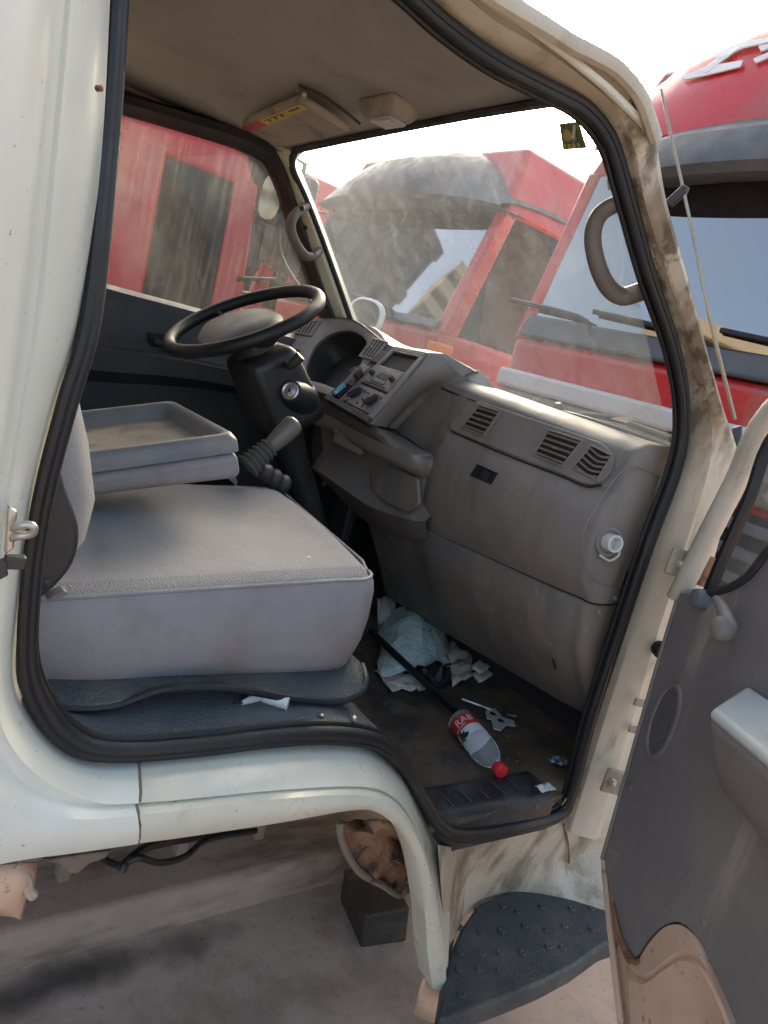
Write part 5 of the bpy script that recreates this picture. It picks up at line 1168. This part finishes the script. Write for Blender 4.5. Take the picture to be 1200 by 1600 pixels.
# ------------------------------------------------------------------ red heavy trucks parked round the cab
def heavy_truck(x0, yc, yaw, label, w=2.4, zb=-1.25, zstripe=.02, zred=.11, zc=.30, zw=.42, zt=1.25, zr=1.62, rake=.12, depth=1.75, dome=True, visor='grey', side_f=(.32, 1.02), lean=.05, mirrors=(-1, 1), visw=1.0, has_visor=True, lamps=(-1, 1), roofmat=None):
    M_ = Matrix.Rotation(yaw, 3, 'Z'); o0 = V(x0, yc, 0); h = w / 2
    def P(f, y, z): return o0 + M_ @ V(f, y, 0) + V(0, 0, z)
    t = empty('red_truck', P(depth / 2, 0, -H), label, 'truck', 'red heavy trucks parked round the cream cab')
    def hx(name, b, tp, mat, par=t, bev=.02, seg=3): return mk(name, MB().hexa([P(*p) for p in b], [P(*p) for p in tp]), mat, par, bevel=bev, bseg=seg)
    def rect(f0, f1, y0_, y1_, z): return [(f0, y0_, z), (f1, y0_, z), (f1, y1_, z), (f0, y1_, z)]
    rk = lambda z: rake * max(0, (z - zc)) / (zt - zc)
    ti = lambda z: lean * max(0, (z - zc)) / (zt - zc)
    # lower cab
    body = hx('cab_body', rect(.03, depth, -h, h, zb + .35), rect(.0, depth, -h, h, zc), m_red, bev=.05, seg=4)
    hx('bumper', rect(-.06, .25, -h, h, zb), rect(-.06, .25, -h, h, zb + .45), m_bumptan, bev=.05)
    stripe = hx('bumper_stripe', rect(-.05, .1, -h + .01, h - .01, zred - .10), rect(-.05, .1, -h + .01, h - .01, zred), m_bump, bev=.02)
    hx('lower_front_panel', rect(-.03, .1, -h + .01, h - .01, zred - .30), rect(-.035, .1, -h + .01, h - .01, zred - .105), m_bumptan, bev=.02)
    gz0, gz1 = zb + .50, zred - .33
    gri = hx('grille_recess', rect(-.012, .05, -h * .6, h * .6, gz0), rect(-.012, .05, -h * .6, h * .6, gz1), m_void, bev=.01)
    for k in range(5):
        z = lerp(gz0, gz1, (k + .5) / 5); hx('grille_bar', rect(-.05, 0, -h * .6, h * .6, z - .03), rect(-.04, 0, -h * .6, h * .6, z + .02), m_cowl, gri, .01)
    for s in (-1, 1):
        hl = hx('headlamp', rect(-.065, .0, s * h * .80 - .2, s * h * .80 + .2, zb + .14), rect(-.065, .0, s * h * .80 - .2, s * h * .80 + .2, zb + .34), m_lamp, bev=.02)
        if s in lamps: hx('indicator', rect(-.03, .12, s * (h - .02) - .05, s * (h - .02) + .05, zc - .20), rect(-.03, .12, s * (h - .02) - .05, s * (h - .02) + .05, zc - .08), m_orange, bev=.015)
    # cowl with wipers
    cw = hx('cowl', rect(-.03, .2, -h + .04, h - .04, zc), rect(rk(zw) - .01, .3, -h + .05, h - .05, zw), m_cowl, bev=.02)
    for y in (-.55, .15, .75):
        wv = [P(-.025, y - .1, zw - .05), P(rk(zw + .03) - .045, y + .02, zw + .02), P(rk(zw + .12) - .04, y + .55, zw + .06)]
        mk('wiper', MB().tube(smooth(wv, 4), .013, 6), m_black, t)
    # pillars, roof, back
    for s in (-1, 1):
        yb, yt = s * h, s * (h - lean)
        inn = -s * .09
        hx('front_pillar', [(0, yb, zc - .02), (.15, yb, zc - .02), (.15, yb + inn, zc - .02), (0, yb + inn, zc - .02)], [(rake, yt, zt), (rake + .12, yt, zt), (rake + .12, yt + inn, zt), (rake, yt + inn, zt)], m_red, bev=.02)
        f0, f1 = side_f
        dr_ = hx('side_door', [(f0 + .75, yb, zc - .02), (depth, yb, zc - .02), (depth, yb + inn * .6, zc - .02), (f0 + .75, yb + inn * .6, zc - .02)], [(f1, yt, zt), (depth, yt, zt), (depth, yt + inn * .6, zt), (f1, yt + inn * .6, zt)], m_red, bev=.015)
        sgq = [P(.13, yb + inn * .25, zc), P(f0 + .77, yb + inn * .25, zc), P(f1 + .02, yt + inn * .25, zt), P(rake + .1, yt + inn * .25, zt)]
        mk('side_glass', MB().plate(sgq, (M_ @ V(0, inn * .06, 0))), m_tglass_side, t)
        for zz in (zc - .25,): hx('door_handle', [(f0 + .45, yb, zz), (f0 + .65, yb, zz), (f0 + .65, yb + s * .03, zz), (f0 + .45, yb + s * .03, zz)], [(f0 + .45, yb, zz + .05), (f0 + .65, yb, zz + .05), (f0 + .65, yb + s * .03, zz + .05), (f0 + .45, yb + s * .03, zz + .05)], m_dark, bev=.008)
        # mirror on a bracket
        if s in mirrors:
            mb_ = hx('door_mirror', [(-.14, yb + s * .06, zw + .18), (-.05, yb + s * .06, zw + .18), (-.05, yb + s * .24, zw + .18), (-.14, yb + s * .24, zw + .18)], [(-.14, yb + s * .06, zw + .62), (-.05, yb + s * .06, zw + .62), (-.05, yb + s * .24, zw + .62), (-.14, yb + s * .24, zw + .62)], m_dark, bev=.035, seg=4)
            mk('mirror_bracket', MB().tube([P(.06, yb, zw + .1), P(-.09, yb + s * .12, zw + .15), P(-.09, yb + s * .12, zw + .68), P(rk(zt) + .06, yt, zw + .74)], .012, 8), m_dark, mb_)
        for ff in (.75,):
            wh = mk('wheel', MB().lathe(P(ff, s * (h - .28), -1.11), M_ @ V(0, s, 0), [(0, .40), (.03, .50), (.22, .50), (.25, .42), (.245, .30), (.20, .27), (.20, .10), (.25, .09)], 28), m_tyre, t)
            mk('wheel_rim', MB().lathe(P(ff, s * (h - .27), -1.11), M_ @ V(0, s, 0), [(.17, .28), (.245, .285), (.22, .24), (.21, .1), (.255, .085)], 24), m_cowl, wh)
    hx('rear_panel', rect(depth - .06, depth - .01, -h + .06, h - .06, zc - .01), rect(depth - .06, depth - .01, -h + .06, h - .06, zt), m_dark, bev=0)
    hx('roof', rect(rake - .01, depth + .01, -h + lean - .01, h - lean + .01, zt - .04), rect(rake + .16, depth - .05, -h + lean + .14, h - lean - .14, zr), roofmat or m_red, bev=.05, seg=5)
    # windshield
    wq = [P(rk(zw) + .012, -h + .085, zw - .01), P(rk(zw) + .012, h - .085, zw - .01), P(rake + .012, h - lean - .085, zt), P(rake + .012, -h + lean + .085, zt)]
    nb = 8; rows = []
    for i in range(2):
        rows.append([(wq[0].lerp(wq[1], j / nb) if i == 0 else wq[3].lerp(wq[2], j / nb)) + M_ @ V(-.03 * math.sin(math.pi * j / nb), 0, 0) for j in range(nb + 1)])
    mk('windshield', MB().grid(rows), m_tglass, t)
    # visor
    vz0, vz1 = zt - .10, zt + .16
    vis = []
    for (f, z, ins) in ((rake + .06, vz1 + .02, .10), (rake - .10, vz1, .06), (rake - .24, (vz0 + vz1) / 2 + .03, .03), (rake - .27, vz0 + .02, .02), (rake - .24, vz0 - .01, .02), (rake - .02, vz0 + .03, .05)):
        vis.append([P(f + .10 * abs(k / 6 - 1) ** 3, (k / 6 - 1) * (h - lean - ins + .05) * visw, z - .03 * abs(k / 6 - 1) ** 2) for k in range(13)])
    if has_visor: vv = mk('sun_visor', MB().grid(vis), m_greyvis, t, smooth_ang=50, solid=.012)
    # seats and wheel inside
    for y in (-.62, .62):
        hx('seat', rect(.95, 1.40, y - .27, y + .27, zc - .05), rect(1.05, 1.35, y - .22, y + .22, zw + .55), m_dark, bev=.06)
    mk('truck_steering_wheel', MB().tube([P(.48 + .10 * math.sin(a), .62 + .22 * math.cos(a), zw + .05 + .2 * math.sin(a)) for a in (2 * math.pi * k / 24 for k in range(24))], .016, 8, closed=True), m_black, t)
    hx('dash', rect(.16, .5, -h + .1, h - .1, zc - .02), rect(.22, .45, -h + .1, h - .1, zc + .12), m_dark, bev=.03)
    return t, P

t2, P2 = heavy_truck(3.0, 1.80, 0, 'red heavy truck at the right with grey sun visor and white roof lettering', zr=1.80, zt=1.22, rake=.13, mirrors=(), visw=.72, lamps=())
# roof fairings; the right-hand one carries lettering
def fairing(P, t, mat, prof_, kw, z0, ex, dr=.5):
    rows = []
    for (f, z) in prof_:
        kk = kw - .10 * (z - z0)
        rows.append([P(f + .12 * abs(j / 8 - 1) ** 2.5, (j / 8 - 1) * kk, z0 + (z - z0) * (1 - dr * abs(j / 8 - 1) ** ex)) for j in range(17)])
    return mk('roof_fairing', MB().grid(rows), mat, t, smooth_ang=60), rows
fair, df = fairing(P2, t2, m_red, ((.0, 1.34), (.02, 1.52), (.08, 1.72), (.20, 1.90), (.45, 2.05), (.9, 2.14), (1.6, 2.14)), 1.16, 1.30, 4)
lp0 = P2(.03, 0, 1.45); ln = V(-.80, 0, .55).normalized()
fb = BVHTree.FromPolygons([p for r in df for p in r], [(i * 17 + j, i * 17 + j + 1, (i + 1) * 17 + j + 1, (i + 1) * 17 + j) for i in range(len(df) - 1) for j in range(16)])
def LT(u, v):
    h_ = fb.ray_cast(V(0, 0, 0), ray(u, v).normalized())
    return (h_[0] if h_[0] else PP(u, v, lp0, ln)) + ln * .012
for s_ in ([(1066,126),(1100,110),(1162,100),(1158,110),(1108,122),(1070,130)], [(1092,118),(1150,76),(1160,78),(1106,118)], [(1118,90),(1160,72),(1205,64),(1206,71),(1164,80),(1122,98)], [(1178,98),(1210,84),(1210,92),(1182,104)], [(1186,78),(1214,72),(1214,78),(1190,86)]):
    mk('roof_letter', MB().plate([LT(u, v) for u, v in s_], ln * .006), m_letter, t2)
t1, P1 = heavy_truck(3.05, 4.86, 0, 'red heavy truck in the middle of the cream cab windshield, under a low grey visor', zc=.24, zw=.30, zt=1.10, zr=1.55, rake=.29, zred=.02, zstripe=-.10, w=2.35, mirrors=(1,), lamps=(-1,), has_visor=False)
fairing(P1, t1, m_greyvis, ((.30, 1.07), (.10, 1.07), (.06, 1.12), (.12, 1.28), (.24, 1.44), (.48, 1.58), (.9, 1.66), (1.6, 1.66)), 1.17, 1.07, 3.5, .8)
t4, P4 = heavy_truck(3.05, 7.75, 0, 'farthest red heavy truck, seen past the steering wheel through the far window', zc=.12, zw=.22, zt=1.05, zr=1.45, rake=.2, zred=-.05, zstripe=-.15, w=2.35)
t3, P3 = heavy_truck(1.56, 4.55, math.pi, 'red truck parked alongside, blurred behind the streaky far side window', zc=-.05, zw=.05, zt=.60, zr=1.0, rake=.03, zred=-.25, zstripe=-.35, w=2.3, side_f=(-.27, .48), depth=1.9)
mk('sleeper_window', MB().hexa([P3(f, y, .16) for f, y in ((.68, 1.13), (.90, 1.13), (.90, 1.156), (.68, 1.156))], [P3(f, y, .46) for f, y in ((.68, 1.10), (.90, 1.10), (.90, 1.13), (.68, 1.13))]), m_cowl, t3, bevel=.01)
# pale box van beyond
van = empty('pale_van', (3.6, 11.0, -H), 'pale lilac-white van standing far behind the red trucks', 'van')
def VP_(x, y, z): return V(x, y, z)
mk('van_body', MB().hexa([V(2.6, 9.6, -1.3), V(4.6, 9.6, -1.3), V(4.6, 14, -1.3), V(2.6, 14, -1.3)], [V(2.7, 10.1, .55), V(4.5, 10.1, .55), V(4.5, 14, .75), V(2.7, 14, .75)]), worn('lilac_white_paint', (.62, .58, .64), .4), van, bevel=.12, bseg=4)
for xw in (2.75, 4.45):
    for yw in (10.4, 13.2): mk('van_wheel', MB().lathe(V(xw - .12, yw, -1.27), (1, 0, 0), [(0, .28), (.03, .34), (.2, .34), (.23, .28)], 20), m_tyre, van)
mk('van_window', MB().hexa([V(2.85, 9.72, .02), V(4.35, 9.72, .02), V(4.35, 9.9, .02), V(2.85, 9.9, .02)], [V(2.95, 9.95, .42), V(4.25, 9.95, .42), V(4.25, 10.05, .42), V(2.95, 10.05, .42)]), m_tglass, van, bevel=.01)

# ------------------------------------------------------------------ buildings behind the camera (they show in the trucks' glass); the dark block is added to dim a reflection
def block(name, label, az0, az1, dist, el, mat, band, nfl, nwin, depth=9):
    a0_, a1_ = math.radians(az0), math.radians(az1)
    A = V(dist * math.cos(a0_), dist * math.sin(a0_), 0); B = V(dist * math.cos(a1_), dist * math.sin(a1_), 0)
    out = ((A + B) / 2).normalized(); zt_ = dist * math.tan(math.radians(el))
    r = empty(name, (A + B) / 2 + out * depth / 2 + V(0, 0, -H), label, 'building')
    base = [A, B, B + out * depth, A + out * depth]
    mk('wall', MB().hexa([p + V(0, 0, -H) for p in base], [p + V(0, 0, zt_) for p in base]), mat, r, smooth_ang=0)
    hgt = zt_ + H
    for k in range(nfl):
        z = -H + hgt * (k + 1) / nfl - .25
        q = [A.lerp(B, -.01) - out * .5, A.lerp(B, 1.01) - out * .5, B, A]
        mk('floor_band', MB().hexa([p + V(0, 0, z) for p in q], [p + V(0, 0, z + .7) for p in q]), band, r, smooth_ang=0)
        for j in range(nwin):
            c0, c1 = A.lerp(B, (j + .25) / nwin) - out * .05, A.lerp(B, (j + .75) / nwin) - out * .05
            mk('window', MB().hexa([p + V(0, 0, z - hgt / nfl * .62) for p in (c0, c1, c1 + out * .2, c0 + out * .2)], [p + V(0, 0, z - .25) for p in (c0, c1, c1 + out * .2, c0 + out * .2)]), m_cowl, r, smooth_ang=0)
    return r
m_bcream = worn('cream_render', (.55, .48, .34), .8); m_bbrown = worn('dark_block_render', (.045, .045, .048), .85); m_bdark = worn('slate_band', (.07, .066, .064), .85)
block('added_dark_block', 'added dark block that darkens the reflection in the left of the middle red truck windshield', 96, 113, 34, 28.5, m_bbrown, m_bdark, 6, 5)  # added block, itself out of view, placed to darken that side of the glass
block('tiered_tower', 'cream banded tower mirrored in the middle red truck windshield', 115.8, 120, 36, 29.5, m_bdark, m_bcream, 15, 1, depth=3)
block('cream_building', 'cream ribbed block mirrored along the bottom of the right-hand red truck windshield', 133, 165, 32, 21.6, m_bdark, m_bcream, 12, 14)
